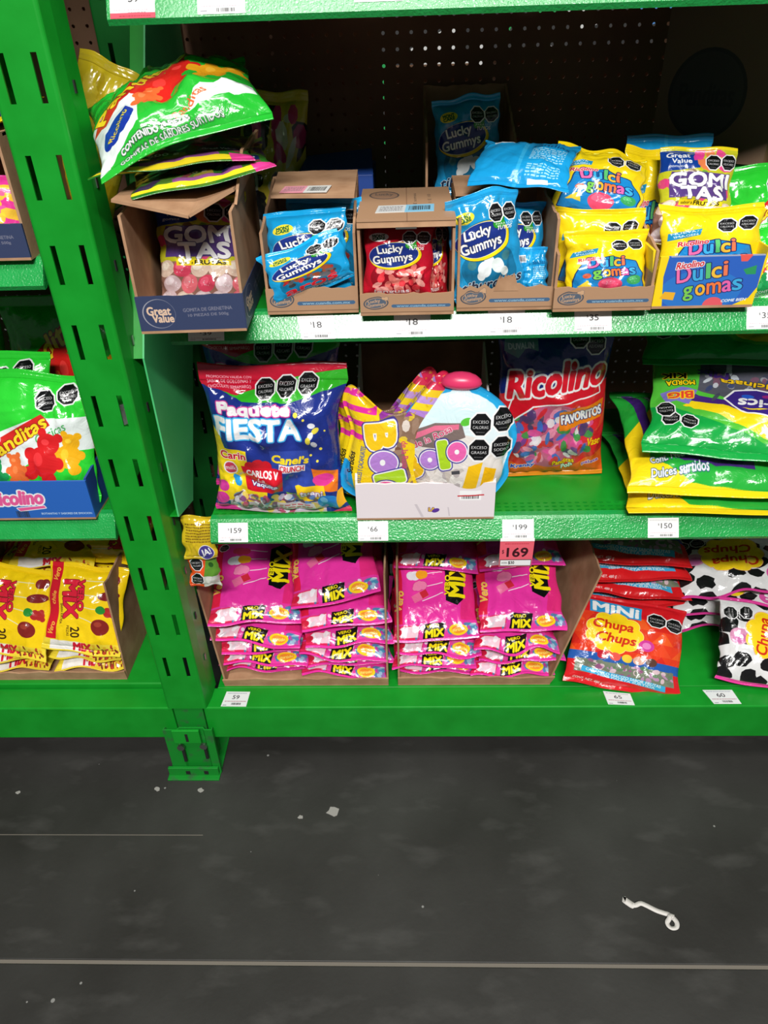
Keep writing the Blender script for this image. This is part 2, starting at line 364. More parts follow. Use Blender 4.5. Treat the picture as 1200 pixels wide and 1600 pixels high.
def d_gomitas():
    c = Cv(380, 480, (196, 196, 40))
    c.poly([(.0, .72), (.5, .76), (.56, .95), (0, .95)], (20, 62, 150)); c.text('Great', .22, .89, .3, .05, WHITE, 0, 0, 1.3); c.text('Value', .26, .83, .26, .045, WHITE, 0, 0, 1.3); c.text('gomita', .2, .775, .22, .03, WHITE, 0, .2, .8)
    c.scatter((.5, .75, .95, .97), [(232, 60, 150), (236, 120, 80), (200, 200, 60)], 12, .08, .13, 5); c.scatter((.0, .5, 1, .7), [(220, 60, 130), (210, 40, 40), (120, 90, 60), (100, 160, 60)], 16, .07, .13, 7)
    c.rect(.0, .0, 1, .42, (150, 110, 96))
    rg = random.Random(3)
    for i in range(5):
        for j in range(3): gumdrop(c, .1+.2*i+.06*(j % 2), .10+.13*j, .11, rg.choice([(226, 110, 120), (220, 196, 200), (232, 170, 80), (214, 70, 96), (226, 200, 180)]), rg.uniform(0, 60))
    c.poly([(.1, .46), (.14, .72), (.92, .72), (.90, .46)], (88, 62, 130))
    c.text('GOMI', .53, .645, .80, .135, WHITE, 0, 0, 4.5, [(2.5, (60, 40, 96))]); c.text('TAS', .56, .51, .56, .125, WHITE, 0, 0, 4.5, [(2.5, (60, 40, 96))])
    c.rect(.24, .385, .84, .435, (240, 214, 30)); c.text('sabor a', .35, .41, .16, .026, BLK, 0, 0, .5); c.text('FRUTAS', .62, .411, .34, .036, BLK, 0, 0, 1.2)
    c.seal(.68, .83, .10, ('EXCESO', 'CALORIAS')); c.seal(.89, .84, .10, ('EXCESO', 'AZUCARES'))
    c.text('Gomitas de grenetina', .30, .045, .5, .028, WHITE, 0, 0, .6); c.text('Cont. Net. 500 g', .78, .045, .36, .028, WHITE, 0, 0, .6)
    c.rect(0, .0, 1, .02, (236, 214, 30)); c.rect(0, .97, 1, 1, (236, 214, 30))
    return c
def d_gomitas_back():
    c = Cv(380, 480, (44, 104, 34)); c.scatter((0, .1, 1, .9), [(180, 40, 90), (60, 40, 80), (120, 50, 60), (70, 110, 40), (150, 130, 50)], 60, .06, .14, 8); c.rect(0, 0, 1, .05, (40, 120, 40)); c.rect(0, .05, 1, .10, (236, 210, 40)); c.rect(.86, 0, 1, .12, (220, 60, 140)); c.rect(.3, .10, .8, .14, (130, 70, 130)); c.poly([(.66, .16), (.95, .18), (.95, .3), (.68, .3)], (24, 36, 84)); c.text('Great Value', .81, .24, .22, .04, WHITE, 0, 0, 1); c.text('500 g', .45, .2, .2, .04, WHITE, 0, 0, 1); return c
def d_panditas():
    c = Cv(440, 480, (44, 204, 52))
    c.poly([(0, .10), (0, .46), (.5, .66), (1, .70), (1, .44), (.6, .40), (.3, .22)], (226, 234, 232))
    c.poly([(.06, .36), (.14, .46), (.58, .70), (.66, .62), (.16, .32)], (208, 40, 36)); c.text('Panditas', .36, .505, .60, .10, (246, 214, 40), 33, .15, 2.5, [(2, (110, 20, 20))])
    c.text('Clásicas', .66, .56, .30, .07, (70, 170, 90), 28, .2, .8)
    c.bear(.80, .38, .20, (238, 176, 26), -10); c.bear(.58, .33, .26, (212, 32, 36), -18); c.bear(.34, .24, .15, (230, 110, 50), 10); c.bear(.16, .16, .17, (30, 150, 80), 14)
    c.ell(.06, .6, .10, .07, (24, 60, 150), 1, 40); c.text('NUEVO', .06, .6, .15, .03, (246, 214, 40), 40, 0, 1); c.text('Ricolino', .14, .47, .17, .06, RED, 30, .2, 1, [(2, WHITE)])
    c.seal(.62, .80, .085, ('EXCESO', 'CALORIAS'), 12); c.seal(.80, .86, .085, ('EXCESO', 'AZUCARES'), 12)
    c.text('CONTENIDO 24 PIEZAS', .38, .10, .56, .028, WHITE, 0, 0, .8, [(1, (20, 90, 30))]); c.text('GOMITAS DE SABORES SURTIDOS', .42, .065, .66, .026, WHITE, 0, 0, .8, [(1, (20, 90, 30))])
    return c
def d_panditas_pile():
    c = Cv(440, 480, (38, 176, 50)); c.poly([(0, .05), (.3, .2), (.34, .62), (0, .6)], (220, 228, 226)); c.poly([(.0, .52), (.1, .60), (.72, .98), (.84, .88), (.10, .44)], (196, 40, 36)); c.text('Panditas', .36, .72, .70, .12, (240, 210, 40), 33, .15, 3, [(2, (110, 20, 20))])
    c.bear(.50, .58, .24, (206, 34, 30), -50); c.bear(.80, .60, .18, (230, 160, 30), -80); c.bear(.38, .46, .13, (226, 100, 50), -30)
    c.ell(.17, .30, .14, .09, (22, 50, 150), 1, 40); c.text('Ricolino', .17, .30, .2, .04, YEL, 40, 0, .8)
    c.poly([(.56, .18), (.98, .26), (.98, .38), (.7, .36)], (214, 222, 218)); c.text('Panditas', .60, .235, .26, .05, (220, 90, 40), 35, .1, .9)
    c.text('CONTENIDO 20 PIEZAS', .36, .125, .42, .03, WHITE, 6, 0, 1.2, [(1.5, (20, 60, 30))]); c.text('GOMITAS DE SABORES SURTIDOS', .44, .085, .62, .03, WHITE, 6, 0, .8, [(1.2, (20, 60, 30))])
    return c
def d_fiesta():
    c = Cv(500, 600, (30, 48, 132))
    c.poly([(0, 1), (1, 1), (1, .88), (.62, .79), (.28, .80), (.0, .90)], (52, 178, 40)); c.poly([(0, 1), (1, 1), (1, .965), (.5, .90), (.24, .83), (0, .88)], (196, 24, 52))
    for i, t in enumerate(('PROMOCION VALIDA CON', 'SABOR DE GOLOSINAS Y', 'CHOCOLATE SEMIAMARGO')): c.text(t, .20, .925-i*.025, .30, .016, (250, 220, 230))
    for i, t in enumerate(('CALORIAS', 'AZUCARES', 'GRASAS')): c.seal(.45+.145*i, .865+.012*i, .066, ('EXCESO', t))
    c.text('Paquete', .36, .745, .54, .085, WHITE, 0, 0, 4, [(4, (206, 60, 150))]); c.text('FIESTA', .38, .635, .66, .12, WHITE, 0, 0, 5, [(5, (60, 170, 226))])
    for x, y, r in ((.68, .73, .018), (.74, .70, .01), (.6, .3, .012), (.86, .5, .012), (.78, .46, .01), (.9, .62, .008), (.83, .42, .01)): c.ell(x, y, r, r, (240, 220, 80))
    for i in range(5): c.ell(.8+.03*math.sin(i*1.7), .66-.05*i*.6, .03, .02, (240, 220, 60) if i % 2 else WHITE, .9, 30*i)
    c.poly([(.0, .62), (.08, .58), (.10, .50), (.28, .50), (.28, .42), (.42, .42), (.42, .12), (0, .10)], (236, 208, 30)); c.text('Carin', .16, .455, .22, .05, RED, 4, .1, 1.6, [(2.5, WHITE)]); c.ell(.13, .36, .06, .06, WHITE); c.ell(.13, .36, .05, .05, (200, 60, 90)); c.text('milk', .13, .36, .09, .03, WHITE, 0, 0, .8)
    c.poly([(.46, .50), (.76, .50), (.80, .20), (.50, .20)], (48, 70, 160)); c.text("Canel's", .62, .44, .28, .05, (240, 210, 40), -4, .15, 2.4); c.rect(.53, .355, .73, .405, (236, 232, 236), 1, -6); c.text('CRUNCH', .63, .38, .18, .036, RED, -6, 0, 1)
    c.blobs([(.30, .385, .05), (.36, .40, .05), (.42, .385, .05)], (206, 24, 40)); c.poly([(.22, .385), (.56, .375), (.54, .21), (.25, .205)], (212, 26, 44)); c.text('CARLOS V', .39, .335, .26, .045, WHITE, 0, 0, 1.8); c.text('La', .38, .29, .06, .03, WHITE, 0, .2, .8); c.text('Vaquita', .40, .255, .22, .036, WHITE, 0, .1, 1.5, [(2, (24, 40, 130))])
    c.ell(.17, .27, .03, .05, (40, 150, 216), 1, 30); c.blobs([(.05, .22, .05), (.05, .12, .06)], (220, 60, 160))
    c.poly([(.78, .37), (.98, .32), (.96, .18), (.80, .22)], (240, 120, 30)); c.ell(.86, .28, .08, .05, (226, 60, 150)); c.poly([(.64, .25), (.86, .24), (.88, .13), (.66, .12)], (242, 200, 30)); c.text('tueni', .76, .185, .17, .045, WHITE, -6, 0, 1.5, [(2, (130, 60, 160))]); c.poly([(.56, .2), (.66, .18), (.62, .12)], (140, 190, 40))
    c.rect(.12, .0, .82, .115, (206, 186, 196)); c.scatter((.16, .02, .8, .17), [(130, 70, 130), (200, 190, 210), (226, 200, 90), (190, 70, 110), (90, 130, 190), (236, 236, 240), (110, 80, 90)], 120, .02, .05, 8)
    c.rect(.48, .045, .76, .11, (240, 226, 232), .85, -4); c.lines(.50, .055, .74, .10, 2, (214, 60, 90), 3)
    c.ell(.88, .10, .085, .085, (40, 130, 206)); c.ell(.85, .13, .03, .03, (140, 200, 240), .8); c.poly([(.92, .04), (1, .08), (1, .2), (.96, .18)], (246, 180, 40)); c.poly([(0, 0), (.2, 0), (.1, .07), (0, .05)], (226, 50, 150)); c.poly([(.86, 0), (1, 0), (1, .05)], (226, 60, 100))
    return c
def d_star():
    c = Cv(400, 500, (240, 206, 26))
    rg = random.Random(2)
    for i in range(9): c.poly([(-.1, .99-.05*i), (.34, 1.06-.05*i-.12), (.34, 1.02-.05*i-.12), (-.1, .95-.05*i)], ((226, 50, 160), (240, 206, 26), (226, 50, 160), (240, 200, 30))[i % 4])
    for i in range(9): c.poly([(.62, .78-.02+.05*i), (1.1, .70+.05*i), (1.1, .65+.05*i), (.62, .73-.02+.05*i)], ((176, 130, 210), (240, 210, 40), (190, 150, 216), (240, 200, 40), (220, 60, 90))[i % 5])
    c.ell(.05, .95, .10, .09, (30, 150, 210)); c.ell(.98, .97, .14, .12, (214, 40, 80))
    c.scatter((0, .5, 1, .98), [(255, 230, 90), (210, 160, 10)], 160, .008, .02, 5, .5)
    c.poly([(.36, .70), (.62, .74), (.86, .66), (.92, .2), (.6, .0), (.3, .04), (.44, .3)], (140, 110, 90)); c.scatter((.4, .05, .9, .7), [(230, 220, 210), (120, 80, 60), (230, 200, 60), (160, 130, 110)], 60, .03, .07, 4); c.poly([(.36, .70), (.62, .74), (.66, .71), (.38, .67)], (150, 60, 160))
    c.poly([(0, 0), (.16, 0), (.1, .34), (0, .36)], (30, 150, 210)); c.text('DULCES Y CACAHUATES', .20, .33, .36, .035, (60, 80, 180), 82, 0, .8); c.text('Surtidos', .11, .34, .2, .04, BLK, 82, 0, 1); c.poly([(.55, .55), (.9, .42), (.7, .16)], (240, 206, 26))
    for ch, x, y, col, w_, h_ in (('B', .38, .55, (240, 196, 30), .24, .20), ('o', .41, .36, (180, 130, 210), .24, .17), ('l', .47, .235, (170, 210, 40), .10, .20), ('o', .44, .12, (230, 90, 160), .25, .17)):
        if ch == 'o': c.ell(x, y, w_*.52, w_*.44, col, 1, 0, [(9, (56, 50, 140)), (5, WHITE)]); c.ell(x-.01, y, .025, .03, WHITE)
        else: c.text(ch, x, y, h_ if ch == 'B' else .085, w_*.8 if ch == 'B' else .24*.8, col, -84 if ch == 'B' else -75, 0, 9, [(9, (56, 50, 140)), (5, WHITE)])
    c.text('de la Rosa', .60, .42, .26, .045, (200, 60, 120), -86, 0, .8); c.rect(.73, .35, .78, .39, BLK, 1, -20); c.seal(.72, .10, .09, ('EXCESO', 'CALORIAS'))
    return c
def d_cup():
    c = Cv(460, 460, (36, 160, 214))
    c.ell(.5, .5, .44, .44, (214, 230, 234)); c.ell(.5, .32, .40, .30, (222, 216, 210)); c.blobs([(.3, .75, .12), (.5, .82, .14), (.7, .75, .12)], (206, 230, 234))
    c.poly([(.1, .62), (.3, .70), (.52, .71), (.56, .60), (.3, .50), (.12, .5)], (120, 104, 100)); c.poly([(.12, .6), (.3, .68), (.5, .70), (.5, .66), (.3, .64), (.14, .56)], (220, 110, 140)); c.text('de la Rosa', .28, .585, .36, .05, (190, 50, 90), 28, .1, 1, [(1.5, WHITE)])
    c.ell(.56, .72, .05, .03, (90, 190, 60), 1, 20)
    c.scatter((.2, .04, .62, .36), [(230, 222, 216), (200, 190, 180), (240, 236, 230), (180, 170, 170)], 60, .03, .06, 2)
    c.poly([(.55, .1), (.60, .36), (.72, .40), (.66, .06)], (240, 190, 20)); c.poly([(.70, .10), (.74, .36), (.84, .34), (.80, .08)], (236, 180, 10)); c.text('Jamoncillo', .58, .09, .14, .03, RED, 0, 0, .8)
    c.text('B', .11, .32, .15, .18, (238, 190, 30), 30, 0, 9, [(7, (56, 50, 140)), (4, WHITE)])
    c.ell(.27, .40, .085, .075, (180, 130, 210), 1, 20, [(8, (56, 50, 140)), (4, WHITE)]); c.ell(.27, .40, .02, .02, WHITE); c.text('l', .385, .45, .05, .20, (170, 210, 40), 12, 0, 10, [(8, (56, 50, 140)), (4, WHITE)]); c.ell(.495, .48, .08, .08, (230, 100, 170), 1, 10, [(8, (56, 50, 140)), (4, WHITE)]); c.ell(.495, .48, .02, .02, WHITE)
    for x, y, t in ((.68, .70, 'CALORIAS'), (.87, .73, 'AZUCARES'), (.68, .50, 'GRASAS'), (.87, .52, 'SODIO')): c.seal(x, y, .09, ('EXCESO', t))
    c.rect(.46, .29, .53, .32, (70, 70, 76), 1, 8)
    return c
def d_ricolino():
    c = Cv(460, 600, (24, 40, 116))
    c.poly([(0, .60), (.2, .66), (.5, .58), (1, .68), (1, 0), (0, 0)], (212, 36, 44)); c.poly([(0, .0), (0, .16), (.3, .10), (.7, .10), (1, .20), (1, 0)], (232, 96, 30)); c.rect(0, 0, 1, .03, (240, 140, 30))
    c.ell(.50, .32, .37, .30, (196, 90, 130)); c.scatter((.14, .14, .86, .50), [(220, 80, 150), (60, 110, 200), (214, 40, 50), (236, 230, 236), (120, 60, 150), (60, 150, 70), (80, 60, 110), (240, 150, 180)], 130, .03, .075, 6)
    c.poly([(.04, .88), (.16, .84), (.24, .90), (.34, .88), (.34, .95), (.06, .96)], (80, 130, 130)); c.text('DUVALIN', .19, .91, .22, .035, (190, 210, 210), 2, 0, 1)
    c.poly([(.08, .50), (.14, .62), (.9, .66), (.92, .60), (.6, .56), (.3, .54), (.12, .44)], RED, 1, [(6, WHITE)]); c.text('Ricolino', .52, .71, .88, .17, (216, 24, 44), 7, .22, 6, [(8, WHITE)])
    c.poly([(.55, .49), (.97, .55), (.95, .43), (.56, .36)], (236, 130, 24)); c.text('FAVORITOS', .76, .46, .38, .06, WHITE, 9, 0, 2.5, [(2.5, (24, 40, 116))])
    c.text('Kranky', .24, .10, .22, .035, (40, 60, 190), 4, .1, 1.6, [(2, WHITE)]); c.text('Bubulubu', .07, .22, .16, .03, WHITE, 84, 0, 1); c.text('Panditas', .62, .13, .2, .035, YEL, 6, 0, 1.2, [(2, (120, 30, 20))]); c.text('PoP', .66, .09, .1, .035, WHITE, 6, 0, 1.2, [(2, (40, 120, 60))]); c.text('Vaso', .9, .27, .14, .05, YEL, 0, .1, 1.6, [(2, RED)]); c.text('paleta', .88, .11, .16, .03, (150, 60, 170), 10, 0, 1.2, [(2, WHITE)])
    c.seal(.84, .90, .08, ('EXCESO', 'AZUCARES')); c.seal(.70, .94, .08, ('EXCESO', 'CALORIAS'))
    return c
def d_sonrics():
    # the bag lies with its head towards the aisle, so its lettering is upside down
    c = Cv(640, 480, (84, 190, 60))
    c.poly([(0, 0), (1, 0), (1, .14), (.7, .18), (.42, .36), (.2, .46), (0, .50)], (22, 160, 66))
    c.poly([(.20, .52), (.42, .44), (.70, .22), (1, .14), (1, .36), (.75, .40), (.46, .54), (.26, .58)], (246, 214, 28)); c.poly([(.16, .60), (.26, .58), (.46, .54), (.75, .40), (1, .36), (1, .40), (.75, .46), (.46, .60), (.24, .66)], (70, 36, 120))
    c.poly([(.30, 1), (.28, .70), (.46, .64), (.75, .50), (1, .46), (1, 1)], (84, 84, 96)); c.scatter((.34, .60, 1, .98), [(70, 70, 90), (120, 80, 100), (200, 206, 214), (50, 50, 60), (60, 70, 110), (150, 150, 160)], 60, .02, .05, 3)
    c.poly([(.46, .62), (.52, .74), (.66, .78), (.80, .74), (.98, .76), (1.02, .50), (.90, .38), (.74, .42), (.56, .50)], (60, 40, 130), 1, [(9, WHITE)]); c.text("Sonrics", .76, .59, .44, .12, WHITE, 180, .15, 3); c.poly([(.86, .47), (.95, .43), (.98, .53), (.9, .52)], (220, 70, 50)); c.poly([(.56, .54), (.66, .50), (.72, .515), (.62, .53)], YEL); c.ell(.60, .68, .04, .02, (40, 90, 200)); c.ell(.74, .70, .05, .02, (150, 40, 120))
    c.text('Dulcinata', .66, .85, .46, .06, (236, 190, 30), 177, .1, 2.2, [(2, BLK)]); c.text('Mix', .38, .93, .2, .08, (70, 40, 120), 180, .1, 3)
    c.poly([(.05, .66), (.18, .74), (.28, .70), (.24, .54), (.16, .56), (.10, .52)], (130, 120, 200)); c.text('BIG', .18, .635, .15, .075, (226, 70, 50), 190, 0, 2.4, [(4, YEL)]); c.text('KIK', .13, .88, .15, .07, BLK, 180, 0, 2, [(4, YEL)]); c.text('MORDA', .17, .79, .18, .06, YEL, 184, 0, 1.8, [(3, BLK)])
    for x, y, t in ((.24, .34, 'CALORIAS'), (.12, .36, 'AZUCARES'), (.09, .46, 'GRASAS')): c.seal(x, y, .056, ('EXCESO', t), 180)
    return c
def d_sonrics_front():
    c = Cv(640, 300, (40, 170, 60)); c.poly([(0, 0), (0, .5), (.2, .8), (.1, .3), (.3, .08), (1, .02), (1, 0)], (246, 214, 28)); c.poly([(.06, .95), (.10, .4), (.26, .22), (.6, .16), (.6, .22), (.28, .28), (.14, .5), (.12, .95)], (70, 36, 120))
    c.rect(.16, .36, 1, .95, (90, 100, 110)); c.scatter((.18, .4, .98, .95), [(50, 80, 170), (190, 60, 80), (226, 230, 234), (50, 50, 60), (120, 130, 150), (60, 120, 190)], 120, .015, .04, 9); c.text('Mix', .62, .86, .2, .12, WHITE, 180, .1, 2, [(2, (30, 60, 150))])
    c.text('Cont. Net. 875 g', .23, .27, .26, .07, WHITE, 4, 0, 1.2, [(1.5, (20, 60, 110))]); c.text('Dulces surtidos', .24, .17, .28, .07, WHITE, 4, 0, 1.2, [(1.5, (20, 60, 110))]); return c
def d_vero():
    c = Cv(440, 480, PINK)
    c.rect(0, .16, .10, 1, (226, 30, 70)); c.text('Vero', .055, .45, .26, .085, (250, 190, 60), 82, .2, 1.6, [(2.5, (180, 20, 60)), (1, WHITE)]); c.poly([(.80, .2), (1, .2), (1, .95), (.9, .9)], (226, 40, 110), .7)
    for y, rot in ((.86, -4), (.74, 4), (.60, 14), (.46, 26)): c.rect(.34, y-.005+.01, .62, y+.005+.01, (246, 226, 236), 1, rot*.7)
    c.blobs([(.30, .86, .06), (.36, .86, .055), (.26, .87, .05)], (222, 60, 100)); c.blobs([(.22, .73, .06), (.27, .73, .065)], (230, 234, 240)); c.blobs([(.34, .74, .06), (.38, .74, .05)], (240, 166, 30)); c.blobs([(.30, .60, .06), (.36, .61, .055), (.26, .575, .03), (.32, .64, .03)], (240, 130, 176), [(1.5, (170, 20, 100))]); c.rect(.22, .44, .42, .53, (238, 110, 160), 1, 26); c.rect(.33, .47, .42, .55, (206, 40, 60), 1, 26)
    c.poly([(.64, .42), (.78, .36), (.86, .44), (.90, .92), (.80, .96), (.66, .90)], BLK); c.text('MIX', .80, .67, .46, .17, (246, 226, 20), 84, 0, 5); c.text('VERO', .67, .60, .26, .055, (246, 226, 20), 84, 0, 2.2)
    c.rect(0, .0, 1, .19, (226, 60, 160)); c.rect(0, .03, .30, .17, (222, 40, 90)); c.scatter((.06, .05, .95, .16), [(236, 226, 236), (200, 90, 150), (120, 70, 110), (240, 230, 240), (70, 130, 170), (226, 40, 150)], 46, .02, .05, 2); c.poly([(.08, .05), (.28, .05), (.30, .16), (.1, .16)], (240, 236, 240), .8)
    c.poly([(.34, .03), (.58, .03), (.62, .175), (.36, .175)], BLK); c.text('MIX', .48, .078, .21, .065, (246, 226, 20), 3, .1, 3.4); c.text('VERO', .46, .146, .15, .03, (246, 226, 20), 3, 0, 1.3)
    c.ell(.76, .10, .11, .06, (246, 206, 30)); c.ell(.76, .10, .08, .04, (236, 130, 50), .8); c.text('surtido', .76, .10, .14, .03, (250, 236, 120), 6, 0, 1); c.rect(.89, .05, .98, .16, (60, 150, 180), .5)
    c.ell(.04, .10, .05, .04, (200, 30, 60)); c.rect(0, 0, 1, .02, PINK)
    c.seal(.10, .93, .055, ('EXCESO', 'CALORIAS')); return c
def d_vero_yellow():
    c = Cv(440, 480, (246, 208, 20))
    c.rect(.03, .14, .17, 1, (212, 24, 44)); c.text('Vero', .10, .86, .16, .06, (250, 200, 70), 80, .2, 1.2); c.text('chile', .10, .60, .16, .05, (250, 200, 70), 84, .1, 1); c.text('Vero', .10, .26, .16, .06, (250, 200, 70), 80, .2, 1.2)
    for y, r in ((.83, 4), (.67, 0), (.53, -4), (.38, -18)): c.rect(.46, y-.004, .72, y+.004, (226, 226, 200), 1, r)
    c.text('MIX', .33, .60, .44, .17, (222, 34, 60), -86, 0, 6, [(3, (110, 10, 30))]); c.text('VERO', .46, .66, .36, .07, (222, 34, 60), -86, 0, 3, [(3, (110, 10, 30))]); c.text('BARRA SURTIDA', .215, .43, .24, .03, (60, 30, 20), -86, 0, .7)
    c.blobs([(.80, .84, .06), (.86, .85, .06)], (130, 34, 34)); c.ell(.82, .68, .14, .055, (124, 30, 34), 1, 8); c.blobs([(.82, .50, .06), (.88, .50, .06), (.90, .54, .03), (.92, .46, .03)], (178, 40, 40)); c.ell(.73, .52, .06, .05, (40, 140, 50)); c.ell(.74, .33, .12, .095, (130, 34, 30), 1, -14); c.ell(.71, .36, .05, .03, (170, 70, 50), .7)
    c.text('20', .42, .24, .13, .10, (60, 40, 10), -86, 0, 1.5); c.text('PIEZAS', .33, .25, .13, .03, (60, 40, 10), -86, 0, .6)
    c.rect(0, 0, 1, .14, (240, 214, 60)); c.poly([(.1, .02), (.5, .02), (.55, .13), (.1, .13)], (236, 232, 226)); c.text('MIX', .52, .08, .22, .085, (206, 24, 50), 4, .1, 4); c.scatter((.64, .03, .95, .12), [(190, 60, 40), (230, 180, 40), (120, 40, 30)], 26, .015, .035, 4); return c
def d_mini():
    c = Cv(440, 500, (214, 30, 36))
    c.rect(.0, .30, 1, .80, (226, 60, 30))
    for i in range(6):
        for j in range(4): c.poly([(i*.2-.1, .30+j*.13), (i*.2+.1, .30+j*.13), (i*.2, .43+j*.13)], ((236, 96, 34), (206, 36, 30), (232, 76, 40))[(i+j) % 3], .8)
    c.rect(0, .80, 1, 1, (212, 26, 36)); c.rect(.14, .79, .60, .93, (48, 150, 206), 1, -3); c.text('MiNi', .37, .86, .40, .10, WHITE, -3, 0, 4); c.seal(.74, .81, .085, ('EXCESO', 'CALORIAS'), -6); c.seal(.91, .79, .085, ('EXCESO', 'AZUCARES'), -6)
    flower(c, .36, .60, .25); chupa(c, .36, .60, .46, 0); c.ell(.66, .52, .07, .07, (206, 60, 150)); c.ell(.66, .52, .04, .04, (226, 130, 190))
    c.rect(0, .26, 1, .36, (36, 90, 170)); 
    for i, cc in enumerate(((190, 30, 50), (230, 90, 80), (236, 200, 60), (220, 170, 150), (90, 60, 50))): c.ell(.28+.11*i, .35, .05, .05, cc)
    c.rect(.06, .13, .94, .28, (120, 130, 110)); c.scatter((.08, .15, .92, .28), [(190, 140, 180), (110, 120, 100), (90, 130, 90), (220, 190, 200), (150, 90, 130)], 60, .02, .05, 7)
    c.poly([(.12, .20), (.86, .13), (.86, .07), (.12, .14)], (60, 170, 216)); c.text('CARAMELO MACIZO SABOR FRUTAS', .49, .145, .66, .028, WHITE, -5, 0, .9); c.text('MINI PALETA SURTIDA', .52, .115, .5, .022, WHITE, -5, 0, .7); c.text('CONT. NET. 480 g', .20, .055, .26, .028, WHITE, -3, 0, .8)
    return c
def flower(c, x, y, k, n=9):
    q = c.w/c.h; P = [(x+k*.72*math.cos(6.2832*i/n), y+k*.66*q*math.sin(6.2832*i/n), k*.34) for i in range(n)]+[(x, y, k*.8)]
    c.blobs(P, (246, 210, 30), [(4, (214, 60, 30)), (2.5, (250, 236, 150))])
def chupa(c, x, y, k, rot=0):
    cr, sr = math.cos(math.radians(rot)), math.sin(math.radians(rot)); q = c.w/c.h
    for t, d, dx in (('Chupa', .17*k, -.03*k), ('Chups', -.17*k, .04*k)):
        c.text(t, x+dx*cr-d*sr, y+(dx*sr+d*cr)*q, .80*k, .30*k*q, (206, 50, 24), rot, .15, 1.6, [(.5, (206, 50, 24))])
def d_cow(rot, seed=3):
    c = Cv(480, 480, (226, 226, 226)); rg = random.Random(seed)
    for gx in range(5):
        for gy in range(5):
            x, y, k = gx*.24+rg.uniform(-.05, .09), gy*.24+rg.uniform(-.05, .09), rg.uniform(.07, .12)
            n = 12; c.poly([(x+k*rg.uniform(.75, 1.15)*math.cos(6.2832*i/n), y+k*rg.uniform(.7, 1.1)*math.sin(6.2832*i/n)) for i in range(n)], (22, 22, 24))
    c.rect(0, 0, 1, .04, (220, 60, 150)); c.rect(0, .96, 1, 1, (220, 60, 150)); c.ell(.18, .55, .10, .10, (220, 150, 186)); c.ell(.18, .53, .07, .06, (206, 110, 170))
    flower(c, .55, .60, .30); chupa(c, .55, .60, .56, rot); c.ell(.9, .25, .10, .12, (214, 80, 160)); c.text('$', .9, .25, .09, .14, WHITE, 0, 0, 3)
    c.seal(.10, .82, .07, ('EXCESO', 'CALORIAS'), rot); c.seal(.26, .84, .07, ('EXCESO', 'AZUCARES'), rot); return c
def d_hang():
    c = Cv(240, 260, (206, 176, 34)); c.lines(.12, .40, .9, .86, 7, (110, 80, 20), 2); c.ell(.70, .18, .2, .18, (70, 60, 140), 1, 0, [(4, WHITE)]); c.text('JA!', .70, .18, .26, .18, WHITE, 15, 0, 2); return c
def d_hang2():
    c = Cv(240, 300, (236, 84, 34)); c.poly([(.7, 1), (1, 1), (1, .3), (.5, .3)], (96, 150, 50)); c.rect(.45, 0, 1, .3, (214, 214, 206)); c.seal(.30, .62, .2, ('EXCESO', 'AZUCARES')); c.seal(.28, .22, .2, ('EXCESO', 'CALORIAS')); c.ell(.78, .6, .08, .08, (40, 90, 30)); return c
def d_strip(cols, seed=0):
    c = Cv(300, 380, cols[0]); c.scatter((0, .1, 1, .9), cols[1:], 50, .06, .16, seed); c.rect(0, 0, 1, .08, cols[0]); c.rect(0, .92, 1, 1, cols[0]); return c
# ---- printed cartons
CARD = (172, 134, 102)
def b_cuanda():
    c = Cv(420, 130, CARD); c.ell(.17, .50, .135, .10, (70, 74, 84), 1, 10); c.ell(.17, .50, .12, .085, (176, 138, 106), 1, 10); c.ell(.17, .5, .11, .075, (80, 92, 108), 1, 10)
    c.text('Lucky', .15, .58, .13, .20, (186, 150, 120), 8, 0, 1.2); c.text('Gummys', .17, .40, .18, .20, (186, 150, 120), 8, 0, 1.2); c.blobs([(.25, .76, .02), (.28, .80, .02), (.28, .72, .02)], (196, 156, 120), [(1.5, (80, 84, 94))])
    for x in (.36, .94): c.ell(x, .34, .026, .026, (62, 96, 130))
    c.rect(.36, .26, .94, .42, (62, 96, 130)); c.text('www.cuanda.com.mx', .65, .34, .52, .11, (150, 186, 206), 0, 0, .9); c.rect(0, 0, 1, .04, (120, 90, 66)); return c
def b_gv():
    c = Cv(520, 190, (46, 58, 92)); c.ell(.20, .50, .155, .155, (150, 150, 160)); c.ell(.205, .50, .148, .150, (46, 58, 92)); c.text('Great', .20, .58, .22, .24, (216, 184, 158), 0, 0, 2.4); c.text('Value', .23, .36, .20, .22, (216, 184, 158), 0, 0, 2.4); c.text('GOMITA DE GRENETINA', .66, .60, .46, .10, (116, 116, 134), 2, 0, 1); c.text('10 PIEZAS DE 500g', .66, .43, .38, .10, (116, 116, 134), 2, 0, 1); return c
def b_dulci():
    c = Cv(560, 330, (40, 96, 190)); c.ell(.45, .3, .4, .25, (40, 130, 206), .6); c.poly([(0, 1), (.08, 1), (.06, .6), (.10, .0), (0, 0)], YEL); c.poly([(1, .0), (1, .36), (.94, .14), (.80, 0)], YEL); c.rect(.1, .985, 1, 1, (150, 160, 190))
    c.poly([(.06, .16), (.20, .12), (.21, .28), (.10, .30)], (236, 176, 40)); c.ell(.60, .0, .10, .10, (226, 90, 100)); c.poly([(.76, 1), (.88, 1), (.84, .88), (.78, .88)], (232, 90, 80)); c.poly([(.82, .72), (.94, .80), (.95, .62), (.86, .62)], (40, 150, 90))
    dulci_word(c, .47, .50, .66, 9, 5); c.text('Ricolino', .30, .84, .26, .13, RED, 8, .2, 1.6, [(4, WHITE)]); c.text('COME BIEN', .80, .10, .24, .055, WHITE, 4, .2, 1.2); return c
